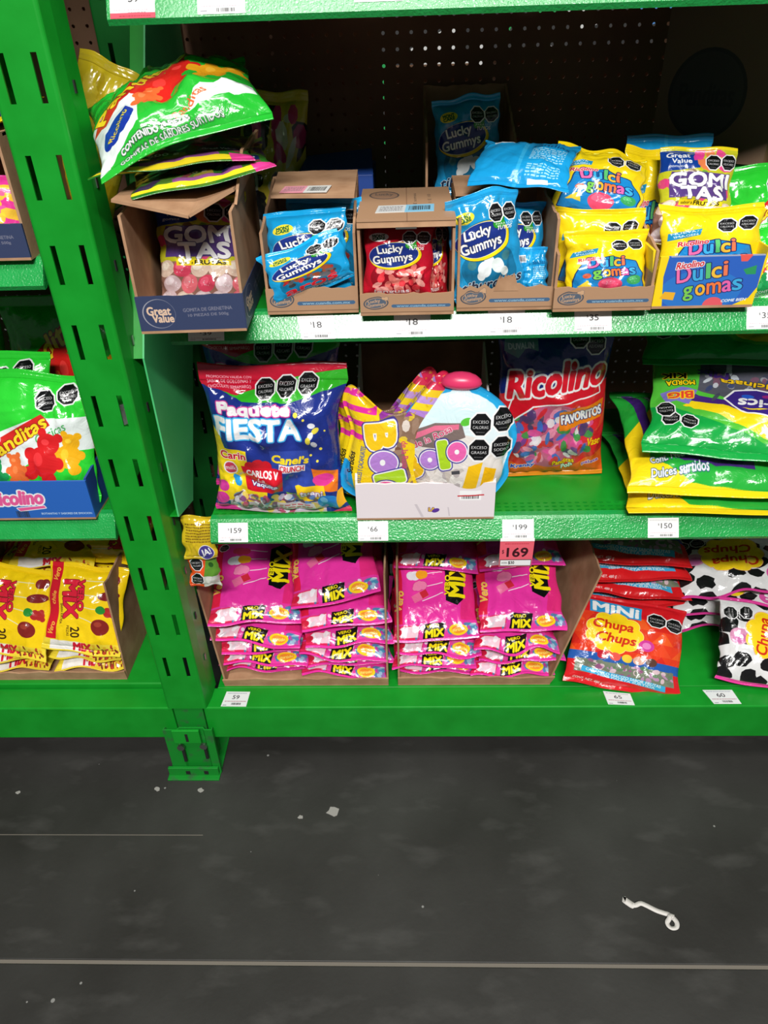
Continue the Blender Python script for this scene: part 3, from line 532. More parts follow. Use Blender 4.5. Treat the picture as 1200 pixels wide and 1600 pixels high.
def b_rico():
    c = Cv(560, 200, (36, 98, 186)); c.text('Ricolino', .42, .56, .42, .36, (226, 90, 150), 2, .2, 4.5, [(7, WHITE)]); c.poly([(.40, .28), (.62, .34), (.63, .28), (.42, .20)], (226, 90, 150), 1, [(4, WHITE)]); c.text('BOTANITAS Y SABORES DE EMOCION', .78, .12, .40, .05, (200, 216, 236), 0, 0, .9); c.barcode(.38, .02, .48, .20, 3); return c
def b_bolo():
    c = Cv(560, 200, (232, 222, 226)); c.text('LA', .548, .24, .045, .10, (236, 196, 40), 0, 0, 2, [(2, (80, 40, 130))]); c.ell(.575, .21, .03, .02, (90, 50, 150), 1, 30); c.rect(.745, .50, .90, .78, (246, 246, 246)); c.barcode(.76, .54, .88, .64, 4); c.rect(.73, .62, .92, .655, (200, 40, 50), 1, 3)
    c.poly([(.42, .40), (.44, .40), (.49, .02), (.47, .02)], (206, 196, 202)); c.poly([(.66, .3), (.67, .3), (.68, .04), (.67, .04)], (206, 196, 202)); return c
def b_sticker(cols):
    c = Cv(260, 90, cols[0]); c.rect(.5, 0, 1, 1, cols[1]); c.lines(.05, .15, .45, .85, 4, (110, 100, 104), 1); c.barcode(.56, .2, .94, .8, 2); return c
def b_round():
    c = Cv(300, 420, (116, 92, 72)); c.ell(.42, .38, .33, .36, (44, 46, 48)); c.ell(.42, .38, .30, .33, (58, 58, 58)); c.text('Panditas', .42, .38, .46, .12, (44, 46, 48), 0, 0, 2); return c
def b_cartop():
    c = Cv(420, 300, CARD); c.ell(.26, .74, .17, .10, (92, 80, 74), 1, -4); c.ell(.26, .74, .15, .085, (150, 116, 92), 1, -4); c.text('Lucky', .26, .76, .2, .10, (96, 84, 78), -4, 0, 1); c.text('E somos', .6, .6, .26, .05, (80, 66, 56), 90); c.text('1 E 10', .76, .6, .2, .05, (80, 66, 56), 90); c.rect(.505, 0, .515, 1, (140, 106, 80)); return c

_seals = 0
BAGM = {}
def dm(name, cv, **k): BAGM[name] = print_mat('print_'+name, cv, **k)
dm('lucky_blue', d_lucky('blue')); dm('lucky_shark', d_lucky('shark')); dm('lucky_red', d_lucky('red')); dm('lucky_back', d_lucky_back())
dm('dulci', d_dulci()); dm('gomitas', d_gomitas()); dm('panditas', d_panditas()); dm('panditas_pile', d_panditas_pile()); dm('fiesta', d_fiesta())
dm('star', d_star()); dm('cup', d_cup()); dm('ricolino', d_ricolino()); dm('sonrics', d_sonrics()); dm('sonrics_front', d_sonrics_front()); dm('vero', d_vero())
dm('vero_yellow', d_vero_yellow()); dm('mini', d_mini()); dm('cow_up', d_cow(180, 3)); dm('cow_side', d_cow(88, 5)); dm('hang', d_hang()); dm('hang2', d_hang2())
dm('yellow_plain', d_strip([(226, 200, 40), (236, 210, 60), (210, 180, 30)], 1)); dm('cow_dark', d_strip([(210, 190, 60), (30, 30, 34), (220, 220, 210), (30, 30, 34), (200, 50, 120)], 4))
dm('pink_yellow', d_strip([(222, 60, 150), (236, 206, 50), (226, 90, 160)], 6)); dm('gomitas_edge', d_gomitas_back())
for n_, f_ in (('cuanda', b_cuanda), ('gvbox', b_gv), ('dulcibox', b_dulci), ('ricobox', b_rico), ('bolobox', b_bolo), ('round_logo', b_round), ('carton_top', b_cartop)): dm(n_, f_(), rough=.6, film=False)
dm('sticker_pink', b_sticker([(226, 150, 166), (214, 214, 210)]), rough=.5, film=False); dm('sticker_blue', b_sticker([(206, 208, 206), (130, 190, 220)]), rough=.5, film=False)
M.update({'yellow_card': plain('yellow_card', (240, 212, 30), .5), 'navy_card': plain('navy_card', (40, 52, 88), .6), 'blue_card': plain('blue_card', (32, 70, 150), .55)})

# ------------------------------------------------------------------ bag builder
def nz(rg, k, f0, f1):
    """a smooth random field of two variables"""
    T = [(rg.uniform(f0, f1)*math.cos(t), rg.uniform(f0, f1)*math.sin(t), rg.uniform(0, 6.28)) for t in [rg.uniform(0, 6.28) for _ in range(k)]]
    return lambda a, b: sum(np.sin(p*a+q*b+r) for p, q, r in T)/k

def bag(P0, P1, W, T, tex, label, cat='candy bag', group=None, name='candy_bag', seed=0, roll=0, bow=0, flop=0, flop0=.7, sag=0, lump=.25, lumps=7,
        seal=(.06, .06), waist=.06, flip=False, back=.8, nu=44, nv=52, crease=1.0, edge=.012, vs=1.0, us=1.0):
    """a pillow bag that runs from P0 (bottom seal) to P1 (top seal); front faces away from the shelf or up"""
    P0, P1 = Vector(P0), Vector(P1); U = (P1-P0); H = U.length; U.normalize()
    R = Vector((1, 0, 0)); R = (R-U*R.dot(U)).normalized()
    if roll: R = Matrix.Rotation(math.radians(roll), 3, U) @ R
    N = R.cross(U).normalized(); rg = random.Random(seed*7+1)
    s0, s1 = seal
    bs = np.concatenate([np.linspace(-1, -1+2*s0, 7), np.linspace(-1+2*s0, 1-2*s1, nv)[1:-1], np.linspace(1-2*s1, 1, 9)])
    i0, i1 = 6, 6+nv-1
    as_ = np.sin(np.linspace(-1, 1, nu)*math.pi/2*.92)/math.sin(math.pi/2*.92)
    A, B = np.meshgrid(as_, bs)
    bb = np.clip((B-(-1+2*s0))/(2-2*s0-2*s1)*2-1, -1, 1)
    pf = np.clip((1-np.abs(A)**3.2)*(1-np.abs(bb)**3.6), 0, 1)**.62
    hF = T/2*pf; hB = T/2*pf*back
    f1_ = nz(rg, 7, 3, 8); f2_ = nz(rg, 7, 6, 16); f3_ = nz(rg, 6, 2, 5)
    # lumps of the contents
    L = np.zeros_like(A)
    for _ in range(int(lumps*lumps)):
        x, y, k = rg.uniform(-.9, .9), rg.uniform(-.9, .75), rg.uniform(.10, .2)
        L += np.exp(-(((A-x)/k)**2+((bb-y)*H/W/k)**2))*rg.uniform(.4, 1)
    hF = hF*(1+lump*(L-.6)*.5); hF += pf*T*.10*f1_(A*1.2, B*1.2)
    # creases: sharp ridges across the film, more of them near the seals
    C = np.zeros_like(A)
    for _ in range(int(24*crease)):
        x, y = rg.uniform(-1, 1), rg.choice((-1, 1))*rg.uniform(.35, .95); t = rg.uniform(0, 3.14) if rg.random() < .4 else rg.uniform(1.0, 2.1)
        d = (A-x)*math.sin(t)-(bb-y)*math.cos(t); l = (A-x)*math.cos(t)+(bb-y)*math.sin(t)
        C += rg.choice((-1, 1))*np.exp(-np.abs(d)/rg.uniform(.03, .07))*np.exp(-(l/rg.uniform(.25, .6))**2)
    hF += C*T*.085*np.sqrt(pf)
    ph = rg.uniform(0, 6); pk = np.exp(-(1-np.abs(bb))/.16)
    hF += T*.05*pk*np.sin(A*rg.uniform(14, 22)+ph+f2_(A, B)*1.5)*(pf > 0)
    hF = np.maximum(hF, .0004); hB = np.maximum(hB*(1+.25*f1_(A+3, B)), .0004)
    rib = np.where(np.abs(B) > 1-2*np.where(B > 0, s1, s0), np.sin(B*H/2/.0016*1.6)*.0003, 0)
    hF += rib
    t = (B+1)/2
    cen = bow*4*t*(1-t)*H+flop*np.clip((t-flop0)/(1-flop0), 0, 1)**2*H+sag*A**2*W+edge*.5*f3_(A*1.5, B*1.5)*(1-pf)*1.2
    X = A*W/2*(1-waist*np.clip(1-np.abs(bb)**4, 0, 1))+edge*.45*f2_(B*0+1, B*1.1)*np.abs(A)
    Zc = t*H+edge*.6*f3_(A*1.4, B)*np.abs(B)**3
    ny, nx = A.shape
    def pos(h):
        return (np.array(R)[None, None]*X[..., None]+np.array(U)[None, None]*Zc[..., None]+np.array(N)[None, None]*(cen+h)[..., None])
    F = pos(hF); K = pos(-hB)
    u_ = np.clip((A+1)/2*us, 0, .995); v_ = np.clip(t*vs, 0, .995)
    if flip: u_, v_ = 1-u_, 1-v_
    UV = np.stack([u_, v_], -1)
    root = empty(name, P0)
    tag(root, label, cat, group)
    mat = BAGM[tex] if isinstance(tex, str) else tex
    for part, r0, r1 in (('bag_body', i0, i1), ('bottom_seal', 0, i0), ('top_seal', i1, ny-1)):
        vf = F[r0:r1+1].reshape(-1, 3); vb = K[r0:r1+1].reshape(-1, 3); n = len(vf); m_ = r1-r0+1
        fs = []
        for j in range(m_-1):
            for i in range(nx-1):
                a = j*nx+i; fs.append((a, a+1, a+nx+1, a+nx)); fs.append((n+a, n+a+nx, n+a+nx+1, n+a+1))
            a = j*nx; fs.append((a, a+nx, n+a+nx, n+a)); a = j*nx+nx-1; fs.append((a, n+a, n+a+nx, a+nx))
        for i in range(nx-1):
            if part != 'bag_body':
                a = i; fs.append((a, n+a, n+a+1, a+1)); a = (m_-1)*nx+i; fs.append((a, a+1, n+a+1, n+a))
        uv = UV[r0:r1+1].reshape(-1, 2)
        mesh_obj(part, np.concatenate([vf, vb]), fs, mat, root, np.concatenate([uv, uv]), True)
    return root

def smooth_loop(P, n=96):
    P = np.array(P, float); m_ = len(P); out = []
    for k in range(n):
        t = k/n*m_; i = int(t); f = t-i; p0, p1, p2, p3 = P[(i-1) % m_], P[i % m_], P[(i+1) % m_], P[(i+2) % m_]
        out.append(.5*((2*p1)+(-p0+p2)*f+(2*p0-5*p1+4*p2-p3)*f*f+(-p0+3*p1-3*p2+p3)*f**3))
    return np.array(out)

def shaped_bag(P0, P1, outline, T, tex, label, name='shaped_candy_bag', cat='candy bag', seed=0, roll=0, group=None, extra=None):
    """a bag cut to an outline: outline points in metres around its centre"""
    P0, P1 = Vector(P0), Vector(P1); U = (P1-P0); H = U.length; U.normalize(); R = Vector((1, 0, 0)); R = (R-U*R.dot(U)).normalized()
    if roll: R = Matrix.Rotation(math.radians(roll), 3, U) @ R
    N = R.cross(U).normalized(); O = smooth_loop(outline); n = len(O); rg = random.Random(seed)
    mn, mx = O.min(0), O.max(0); O0 = O-np.array([0, mn[1]])
    rings = [0]+list(np.linspace(.06, .92, 22))+[.94, .97, 1.0]; cen = O0.mean(0); f1 = nz(rg, 7, 18, 50); f2 = nz(rg, 7, 60, 120)
    root = empty(name, P0); tag(root, label, cat, group)
    def vert(p, r, sgn):
        h = T/2*max(0, 1-(min(r, .92)/.92)**3)**.55; h = max(h*(1+.16*float(f1(p[0], p[1]))+.05*float(f2(p[0], p[1]))), .0006)
        return R*p[0]+U*p[1]+N*(h*sgn)
    for part, ra, rb in (('bag_body', 0, 23), ('rim_seal', 23, len(rings)-1)):
        vs = []; uv = []; fs = []
        for sgn in (1, -1):
            base = len(vs)
            for ri in range(ra, rb+1):
                for k in range(n):
                    p = cen+(O0[k]-cen)*rings[ri]; vs.append(vert(p, rings[ri], sgn if sgn > 0 else -.7)); uv.append(((p[0]-mn[0])/(mx[0]-mn[0]), p[1]/(mx[1]-mn[1])))
            for j in range(rb-ra):
                for k in range(n):
                    a, b_ = base+j*n+k, base+j*n+(k+1) % n; q = (a, b_, b_+n, a+n); fs.append(q[::-1] if sgn > 0 else q)
        if part == 'rim_seal':
            h2 = len(vs)//2; l = (rb-ra)*n
            for k in range(n): fs.append((l+k, l+(k+1) % n, h2+l+(k+1) % n, h2+l+k))
        mesh_obj(part, vs, fs, BAGM[tex], root, uv, True)
    if extra: extra(root, R, U, N, mx[1]-mn[1])
    return root

# ------------------------------------------------------------------ card panels and cartons
def panel(name, p00, p10, p11, p01, mat, parent, th=.004, jag=0, seed=0, n=14, m_=2):
    """a sheet through four corners (bottom-left, bottom-right, top-right, top-left); the top edge can be torn"""
    p00, p10, p11, p01 = [Vector(p) for p in (p00, p10, p11, p01)]; rg = random.Random(seed)
    nrm = (p10-p00).cross(p01-p00).normalized(); vs = []; uv = []
    jg = [rg.uniform(-1, .4)*jag for _ in range(n+1)]
    for s in (0, 1):
        for j in range(m_+1):
            for i in range(n+1):
                u, v = i/n, j/m_; p = (p00*(1-u)+p10*u)*(1-v)+(p01*(1-u)+p11*u)*v
                if j == m_: p = p+(p01-p00).normalized()*jg[i]
                vs.append(p-nrm*th*s); uv.append((u, v))
    k = (n+1)*(m_+1); fs = []
    for j in range(m_):
        for i in range(n):
            a = j*(n+1)+i; fs.append((a, a+1, a+n+2, a+n+1)); fs.append((k+a, k+a+n+1, k+a+n+2, k+a+1))
    for i in range(n):
        a = i; fs.append((a, k+a, k+a+1, a+1)); a = m_*(n+1)+i; fs.append((a, a+1, k+a+1, k+a))
    for j in range(m_):
        a = j*(n+1); fs.append((a, a+n+1, k+a+n+1, k+a)); a += n; fs.append((a, k+a, k+a+n+1, a+n+1))
    return mesh_obj(name, vs, fs, mat, parent, uv)

def carton(label, x, y, z, w_, d, h, front_h, front_mat, yaw=0, name='display_carton', side_mat=None, back_mat=None, top=None, jag=.003, splay=0, seed=0, back_h=None, sides=(1, 1), group=None, side_front=None):
    """an open-fronted shelf carton; x,y is the left front corner of its base"""
    root = empty(name, (x, y, z), math.radians(yaw)); tag(root, label, 'box', group)
    cb = M['cardboard']; sm = side_mat or cb; sf = side_front if side_front is not None else h
    panel('base_panel', (0, 0, .004), (w_, 0, .004), (w_, d, .004), (0, d, .004), cb, root)
    panel('front_panel', (0, 0, .004), (w_, 0, .004), (w_, -splay*.4, front_h), (0, -splay*.4, front_h), front_mat, root, jag=jag, seed=seed)
    panel('back_panel', (0, d, .004), (w_, d, .004), (w_, d, back_h or h), (0, d, back_h or h), back_mat or cb, root, jag=jag, seed=seed+1)
    if sides[0]: panel('side_panel', (0, d, .004), (0, .0045, .004), (-splay, .0045, sf), (-splay, d, h), sm, root, jag=jag, seed=seed+2)
    if sides[1]: panel('side_panel', (w_, .0045, .004), (w_, d, .004), (w_+splay, d, h), (w_+splay, .0045, sf), sm, root, jag=jag, seed=seed+3)
    return root

# ================================================================== SETTING
fl = empty('floor'); fl['kind'] = 'structure'
g = .0035; YJ = -.435
for y0, y1 in ((-6, YJ-g), (YJ+g, 7)):
    mb = MB(); mb.box(-5, 6, y0, y1, -.08, 0); mb.build('floor_slab', M['floor'], fl, bevel=.002)
mb = MB(); mb.box(-5, 6, YJ-g, YJ+g, -.08, -.0018); mb.build('joint_filler', M['joint_filler'], fl)
mb = MB(); mb.box(-5, .02, -.1745, -.1730, -.01, .0004); mb.build('hairline_joint', M['joint_filler'], fl)

# ================================================================== RACK
PX0, PX1 = -.063, .025          # face of the front upright
def upright(label, y0, z1, front=True, mat='green_paint'):
    root = empty('rack_upright', (0, y0, 0)); tag(root, label, 'upright')
    z0 = .213; s = [(-.0435, -.0352), (-.0005, .0078)]; dpt = .072; th = .003
    mb = MB()
    cols = [(PX0+.006, s[0][0]), (s[0][1], s[1][0]), (s[1][1], PX1-.006)]
    for a, b in cols: mb.box(a, b, 0, th, z0, z1)
    zt = [1.4503-.12*k for k in range(-8, 14)]
    for a, b in s:
        lo = z0
        for zz in sorted(zt):
            if zz-.058 < z0 or zz > z1: continue
            mb.box(a, b, 0, th, lo, zz-.058); lo = zz
        mb.box(a, b, 0, th, lo, z1)
    arcs = [(PX1-.006+.006*math.sin(t), .006-.006*math.cos(t)) for t in np.linspace(0, math.pi/2, 5)]
    mb.strip(arcs+[(PX1+.004, .03), (PX1+.006, dpt), (PX1-.012, dpt+.002)], th, z0, z1, 'z')
    arcl = [(PX0+.006-.006*math.sin(t), .006-.006*math.cos(t)) for t in np.linspace(0, math.pi/2, 5)]
    mb.strip((arcl+[(PX0-.004, .03), (PX0-.006, dpt), (PX0+.012, dpt+.002)])[::-1], th, z0, z1, 'z')
    clm = mb.build('column', M[mat], root)
    # small flank blocks; the black ones stand in for shade inside punched holes
    for k in range(12):
        zz = 1.40-.12*k
        if zz < z0: break
        mb = MB(); mb.box(PX1+.0048, PX1+.0066, .042, .048, zz, zz+.016); mb.build('flank_hole', M['steel'] if k % 2 else M['hole_shade'], clm)
    if front:
        mb = MB(); mb.box(-.052, .014, .004, .058, .005, .235); mb.build('inner_channel', M['green_worn'], root, bevel=.002)
        mb = MB(); mb.strip([(-.082, -.004), (-.082, -.012), (-.050, -.012), (-.046, -.006), (.008, -.006), (.012, -.012), (.030, -.012), (.030, -.004)], .004, .004, .155, 'z'); fb = mb.build('foot_bracket', M['green_worn'], root, bevel=.001)
        mb = MB(); mb.box(-.060, .002, -.019, -.0125, .118, .160); mb.build('connector_plate', M['green_paint'], root, bevel=.0015)
        mb = MB(); mb.box(-.094, .028, -.032, .10, 0, .005); mb.box(-.092, .026, -.020, -.013, .005, .03); bpl = mb.build('base_plate', M['green_worn'], root, bevel=.001)
        for x, z in ((-.049, .100), (.004, .104)):
            n = 6; mb = MB(); mb.prism([(x+.009*math.cos(6.2832*i/n), -.0125, z+.009*math.sin(6.2832*i/n)) for i in range(n)], (0, -.006, 0)); mb.build('bolt', M['steel'], fb)
        for x, z0_, z1_ in ((-.046, .05, .088), (.006, .06, .092), (-.028, .125, .15)):
            mb = MB(); mb.box(x-.003, x+.003, -.0200 if x == -.028 else -.0165, -.0115, z0_, z1_); mb.build('bracket_slot', M['hole_shade'], fb)
        for x in (-.046, -.003): mb = MB(); mb.box(x-.005, x+.005, -.0212, -.0198, .010, .021); mb.build('anchor_hole', M['hole_shade'], bpl)
    return root
upright('slotted green steel rack upright standing on the dark floor', -.004, 1.95)
upright('dark green rear rack upright in front of the brown pegboard', .425, 1.95, False, 'green_dark')
# diagonal brace between the two uprights
br = empty('brace_plate', (.060, 0, 0)); tag(br, 'wide green sloping brace plate behind the slotted front upright', 'brace')
PL = [(.030, .705), (.110, .69), (.260, .95), (.488, 1.353), (.488, 1.70), (.445, 1.70), (.030, 1.02)]
mb = MB(); mb.prism([((y-.25)*.06, y, z) for y, z in PL], (-.003, 0, 0)); mb.build('brace_web', M['green_lit'], br)
for i in (0, 1, 2, 5):
    (ya, za), (yb, zb) = PL[i], PL[i+1]; xa, xb = (ya-.25)*.06-.0031, (yb-.25)*.06-.0031; d_ = Vector((0, yb-ya, zb-za)).normalized()*1; pn = Vector((0, -d_.z, d_.y))*.003
    A_, B_ = Vector((xa, ya, za)), Vector((xb, yb, zb)); mb = MB(); mb.prism([A_, A_+pn, B_+pn, B_], (-.022, 0, 0)); mb.build('brace_flange', M['green_paint'], br)

def perf(x0, x1, z0, z1, px, pz, rx, rz, th, mk, mat, name, parent=None, skip=None):
    """a sheet with real round holes; mk(u, v, w) places sheet coordinates in the world"""
    nx, nz_ = int((x1-x0)/px), int((z1-z0)/pz); px, pz = (x1-x0)/nx, (z1-z0)/nz_
    o8 = [(1, 0), (1, 1), (0, 1), (-1, 1), (-1, 0), (-1, -1), (0, -1), (1, -1)]; vs = []; fs = []
    for i in range(nx):
        for j in range(nz_):
            cx, cz = x0+(i+.5)*px, z0+(j+.5)*pz; b = len(vs)
            for k in range(8): vs.append(mk(cx+o8[k][0]*px/2, cz+o8[k][1]*pz/2, 0))
            for k in range(8): vs.append(mk(cx+rx*math.cos(k*math.pi/4), cz+rz*math.sin(k*math.pi/4), 0))
            for k in range(8): vs.append(mk(cx+rx*math.cos(k*math.pi/4), cz+rz*math.sin(k*math.pi/4), th))
            for k in range(8):
                l = (k+1) % 8; fs.append((b+k, b+l, b+8+l, b+8+k)); fs.append((b+8+k, b+8+l, b+16+l, b+16+k))
    return mesh_obj(name, vs, fs, mat, parent)

def shelf(label, x0, x1, zlo, zhi, ylip=.023, depth=.46, holes=None, slant=True):
    """deck + rolled front lip; lip runs from (0, zlo) back to (ylip, zhi)"""
    root = empty('metal_shelf', (0, 0, 0)); tag(root, label, 'shelf')
    mb = MB(); mb.strip([(.012, zlo+.001), (.002, zlo-.001), (0, zlo+.003), (ylip*.85, zhi-.004), (ylip, zhi-.001), (ylip+.012, zhi)], .002, x0, x1, 'x')
    # end caps of the rolled lip
    for xa in (x0, x1-.002): mb.prism([(xa, .012, zlo), (xa, 0, zlo), (xa, ylip, zhi-.002), (xa, .05, zhi-.002), (xa, .05, zlo+.01)], (.002, 0, 0))
    mb.build('front_lip', M['green_hammered'], root)
    ys = ylip+.012
    if holes:
        perf(x0, x1, ys, ys+.036, .0148, .012, .0048, .0026, -.003, lambda u, v, w_: (u, v, zhi+w_), M['green_paint'], 'perforated_strip', root); ys += .036
    mb = MB(); mb.box(x0, x1, ys, depth, zhi-.003, zhi); mb.build('deck', M['green_paint'], root)
    mb = MB(); mb.box(x0+.02, x1-.02, .10, .13, zhi-.04, zhi-.0032); mb.box(x0+.02, x1-.02, .34, .37, zhi-.04, zhi-.0032); mb.build('stiffener', M['green_dark'], root)
    return root
XL, XR = .107, 1.62
D1, D2, DB = 1.096, .703, .204
shelf('topmost green metal shelf with price tags along its front lip', XL, XR, 1.478, 1.522)
shelf('green metal shelf holding the rows of small gummy cartons', XL, XR, 1.056, D1)
shelf('green metal shelf carrying the white carton and the big party bags', XL, XR, .664, D2, holes=True)
LL = -1.0; LR = -.07
shelf('green metal shelf under the dark blue carton beyond the upright', LL, LR, 1.148, 1.188)
shelf('green metal shelf under the bright blue carton beyond the upright', LL, LR, .676, .718, holes=True)
def bottom(label, x0, x1, lip):
    root = empty('base_beam', (0, 0, 0)); tag(root, label, 'beam')
    mb = MB(); mb.box(x0, x1, .0, .060, .110, .210); mb.build('box_beam', M['green_paint'], root, bevel=.003)
    return root
bottom('long green box beam under the pink bags at the foot of the rack', .016, 1.75, 0); bottom('green box beam under the yellow bags at the foot of the rack', -1.2, -.0545, 0)
def base_deck(label, x0, x1, z, dz):
    root = empty('base_deck', (0, 0, 0)); tag(root, label, 'shelf')
    mb = MB(); mb.strip([(.064, z-dz), (.064, z-.002), (.066, z)], .002, x0, x1, 'x'); mb.build('front_edge', M['green_paint'], root)
    mb = MB(); mb.box(x0, x1, .066, .48, z-.003, z); mb.build('deck', M['green_paint'], root); return root
base_deck('lowest green deck under the pink, red and cow print bags', .035, 1.75, DB, .012); base_deck('lowest green deck under the yellow lollipop bags', -1.2, -.085, .222, .03)
pg = perf(-1.25, 1.85, .22, 1.80, .0258, .0258, .0033, .0033, .004, lambda u, v, w_: (u, .50+w_, v), M['pegboard'], 'pegboard'); tag(pg, 'dark brown perforated pegboard closing the back of the rack', 'pegboard')
# stock on the far side of the pegboard, seen only through its holes
for i, (x, w_, h) in enumerate(((-.55, .30, 1.60), (-.2, .42, 1.62), (.25, .17, 1.50), (.44, .20, 1.385), (.66, .36, 1.408), (1.05, .30, 1.470), (1.45, .28, 1.41))):
    root = empty('stock_carton', (x, .56, 1.096)); tag(root, ('tall plain', 'wide plain', 'narrow plain', 'slim plain', 'long plain', 'broad plain', 'square plain')[i]+' carton behind the pegboard, glimpsed through its holes', 'box')
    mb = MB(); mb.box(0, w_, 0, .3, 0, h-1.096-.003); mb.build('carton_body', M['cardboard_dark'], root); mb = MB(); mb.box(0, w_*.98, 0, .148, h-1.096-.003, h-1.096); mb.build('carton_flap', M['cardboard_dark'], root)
mb = MB(); mb.box(-2, 4, .54, .95, 1.07, 1.096); o = mb.build('rear_shelf', M['green_paint']); tag(o, 'green shelf on the far side of the pegboard holding plain cartons', 'shelf')
wb = empty('wall_back', (0, 2.6, 0)); wb['kind'] = 'structure'; mb = MB(); mb.box(-4, 5, 0, .05, 0, 3); mb.build('wall_panel', M['next_aisle'], wb)

# ================================================================== PRICE TAGS
def price_tag(label, x, z0, z1, ylo, yhi, w_, price, red=None, mat_bg=(244, 244, 244), skew=0, zoff=0, flat=False, seed=0, extra=None):
    c = Cv(180, 120, mat_bg); c.text('$', .35, .66, .045, .12, (70, 70, 72), 0, 0, .5); c.text(price, .38+.075*len(price), .60, .12*len(price), .26, (60, 60, 62), 0, 0, .7)
    c.lines(.06, .86, .94, .92, 1, (190, 190, 194), seed); c.lines(.08, .20, .9, .28, 1, (206, 160, 168), seed+1); c.barcode(.40, .06, .78, .18, seed); c.rect(.06, .08, .2, .12, (150, 150, 156))
    if extra: extra(c)
    m_ = print_mat('print_price_tag_'+str(len(M)), c, rough=.65, film=False)
    root = empty('price_tag', (x, 0, 0)); tag(root, label, 'price tag')
    e = Vector((0, yhi-ylo, z1-z0)); nrm = Vector((0, -(z1-z0), yhi-ylo)).normalized()*.0016
    a = Vector((0, ylo, z0))+nrm; b = a+e
    panel('tag_card', a+Vector((skew, 0, 0)), a+Vector((w_+skew*.3, 0, 0)), b+Vector((w_, 0, 0)), b, m_, root, th=.0006, n=4)
    return root
def lip_tag(label, x, sh, w_, price, f0=.05, f1=.97, skew=0, extra=None, seed=0):
    zlo, zhi, yl = {0: (1.478, 1.522, .023), 1: (1.056, D1, .023), 2: (.664, D2, .023)}[sh]
    return price_tag(label, x, zlo+.003+(zhi-zlo-.007)*f0, zlo+.003+(zhi-zlo-.007)*f1, .0198*f0-.0012, .0198*f1-.0012, w_, price, skew=skew, extra=extra, seed=seed)
lip_tag('white price tag reading 18 under the open carton of blue ring bags', .307, 1, .057, '18', .0, .96, .008, seed=1)
lip_tag('white price tag reading 18 under the closed-top red gummy carton', .459, 1, .057, '18', .05, .99, 0, seed=2)
lip_tag('white price tag reading 18 under the carton of shark gummy bags', .605, 1, .057, '18', .05, 1.0, 0, seed=3)
lip_tag('white price tag reading 35 under the kraft carton of yellow bags', .738, 1, .057, '35', .10, 1.0, 0, seed=4)
lip_tag('white price tag reading 35 beside the blue and yellow carton', 1.000, 1, .057, '35', .05, .95, 0, seed=5)
lip_tag('white price tag half hidden below the dark blue carton', .135, 1, .057, '39', .02, .5, 0, seed=6)
lip_tag('white price tag reading 159 under the party candy bag', .122, 2, .056, '159', .0, .97, 0, seed=7)
lip_tag('white price tag reading 66 under the white carton', .384, 2, .056, '66', .0, .97, 0, seed=8)
lip_tag('white price tag reading 199 above the red sale card', .651, 2, .058, '199', .02, .98, 0, seed=9)
lip_tag('white price tag reading 150 under the green and yellow bags', .917, 2, .056, '150', .0, .97, 0, seed=10)
def red_band(c): c.rect(0, 0, 1, .16, (216, 70, 90)); c.lines(.2, .03, .9, .1, 1, (150, 30, 50), 2)
lip_tag('white price tag with a red band on the topmost shelf', .1115, 0, .057, '59', .02, .98, 0, red_band, 11)
lip_tag('plain price tag on the topmost shelf next to the red-banded one', .222, 0, .060, '24', .06, .98, 0, None, 12)
lip_tag('price tag on the topmost shelf above the folded-open blue carton', .418, 0, .060, '32', .25, .98, 0, None, 13)
lip_tag('price tag on the topmost shelf above the shark gummy bags', .603, 0, .060, '28', .42, .98, 0, None, 14)
# hanging sale card
c = Cv(240, 200, (238, 100, 116)); c.text('$', .10, .58, .06, .16, (80, 20, 30), 0, 0, .8); c.text('169', .53, .56, .62, .34, (60, 14, 24), 0, 0, 3); c.lines(.15, .86, .85, .92, 1, (190, 40, 60), 2); c.rect(.02, .02, .98, .28, (240, 240, 240)); c.rect(.02, .02, .98, .28, (30, 30, 30)); c.rect(.035, .045, .965, .255, (240, 240, 240)); c.text('AHORRA', .16, .15, .18, .07, (60, 60, 60)); c.text('$30', .37, .15, .18, .13, (30, 30, 30), 0, 0, 1)
print_mat('print_sale', c, rough=.5, film=False)
root = empty('sale_card', (.647, 0, 0)); tag(root, 'red sale card reading 169 hanging from the shelf lip', 'price tag')
panel('sale_sheet', (.001, -.004, .605), (.062, -.004, .605), (.063, -.0055, .666), (0, -.0055, .666), M['print_sale'], root, th=.0006, n=4); panel('card_hanger', (0, -.0064, .666), (.063, -.0064, .666), (.063, -.0050, .672), (0, -.0050, .672), M['white_card'], root, th=.0006, n=4)
# tags lying on the base beam
def beam_tag(label, pts, price, seed):
    c = Cv(180, 130, (226, 232, 230)); c.text(price, .48, .62, .28, .26, (50, 50, 54), 0, 0, .8); c.lines(.08, .84, .9, .93, 1, (120, 140, 150), seed); c.lines(.08, .28, .94, .40, 1, (170, 120, 130), seed+1); c.barcode(.38, .10, .74, .24, seed); c.rect(.05, .06, .2, .1, (120, 130, 136))
    m_ = print_mat('print_beam_tag_%d' % seed, c, rough=.4, film=False); root = empty('price_tag', (pts[0][0], pts[0][1], .2112)); tag(root, label, 'price tag')
    P = [Vector((p[0]-pts[0][0], p[1]-pts[0][1], 0)) for p in pts]; panel('tag_card', P[0], P[1], P[2], P[3], m_, root, th=.0006, n=4)
beam_tag('white price tag reading 59 lying on the base beam by the upright', ((.055, .004), (.112, .003), (.114, .046), (.060, .047)), '59', 21)
beam_tag('white price tag reading 65 tucked under the red lollipop bag', ((.911, .006), (.968, .003), (.966, .036), (.908, .044)), '65', 22)
beam_tag('skewed white price tag reading 60 near the cow print bag', ((1.140, .006), (1.199, .006), (1.193, .046), (1.128, .046)), '60', 23)

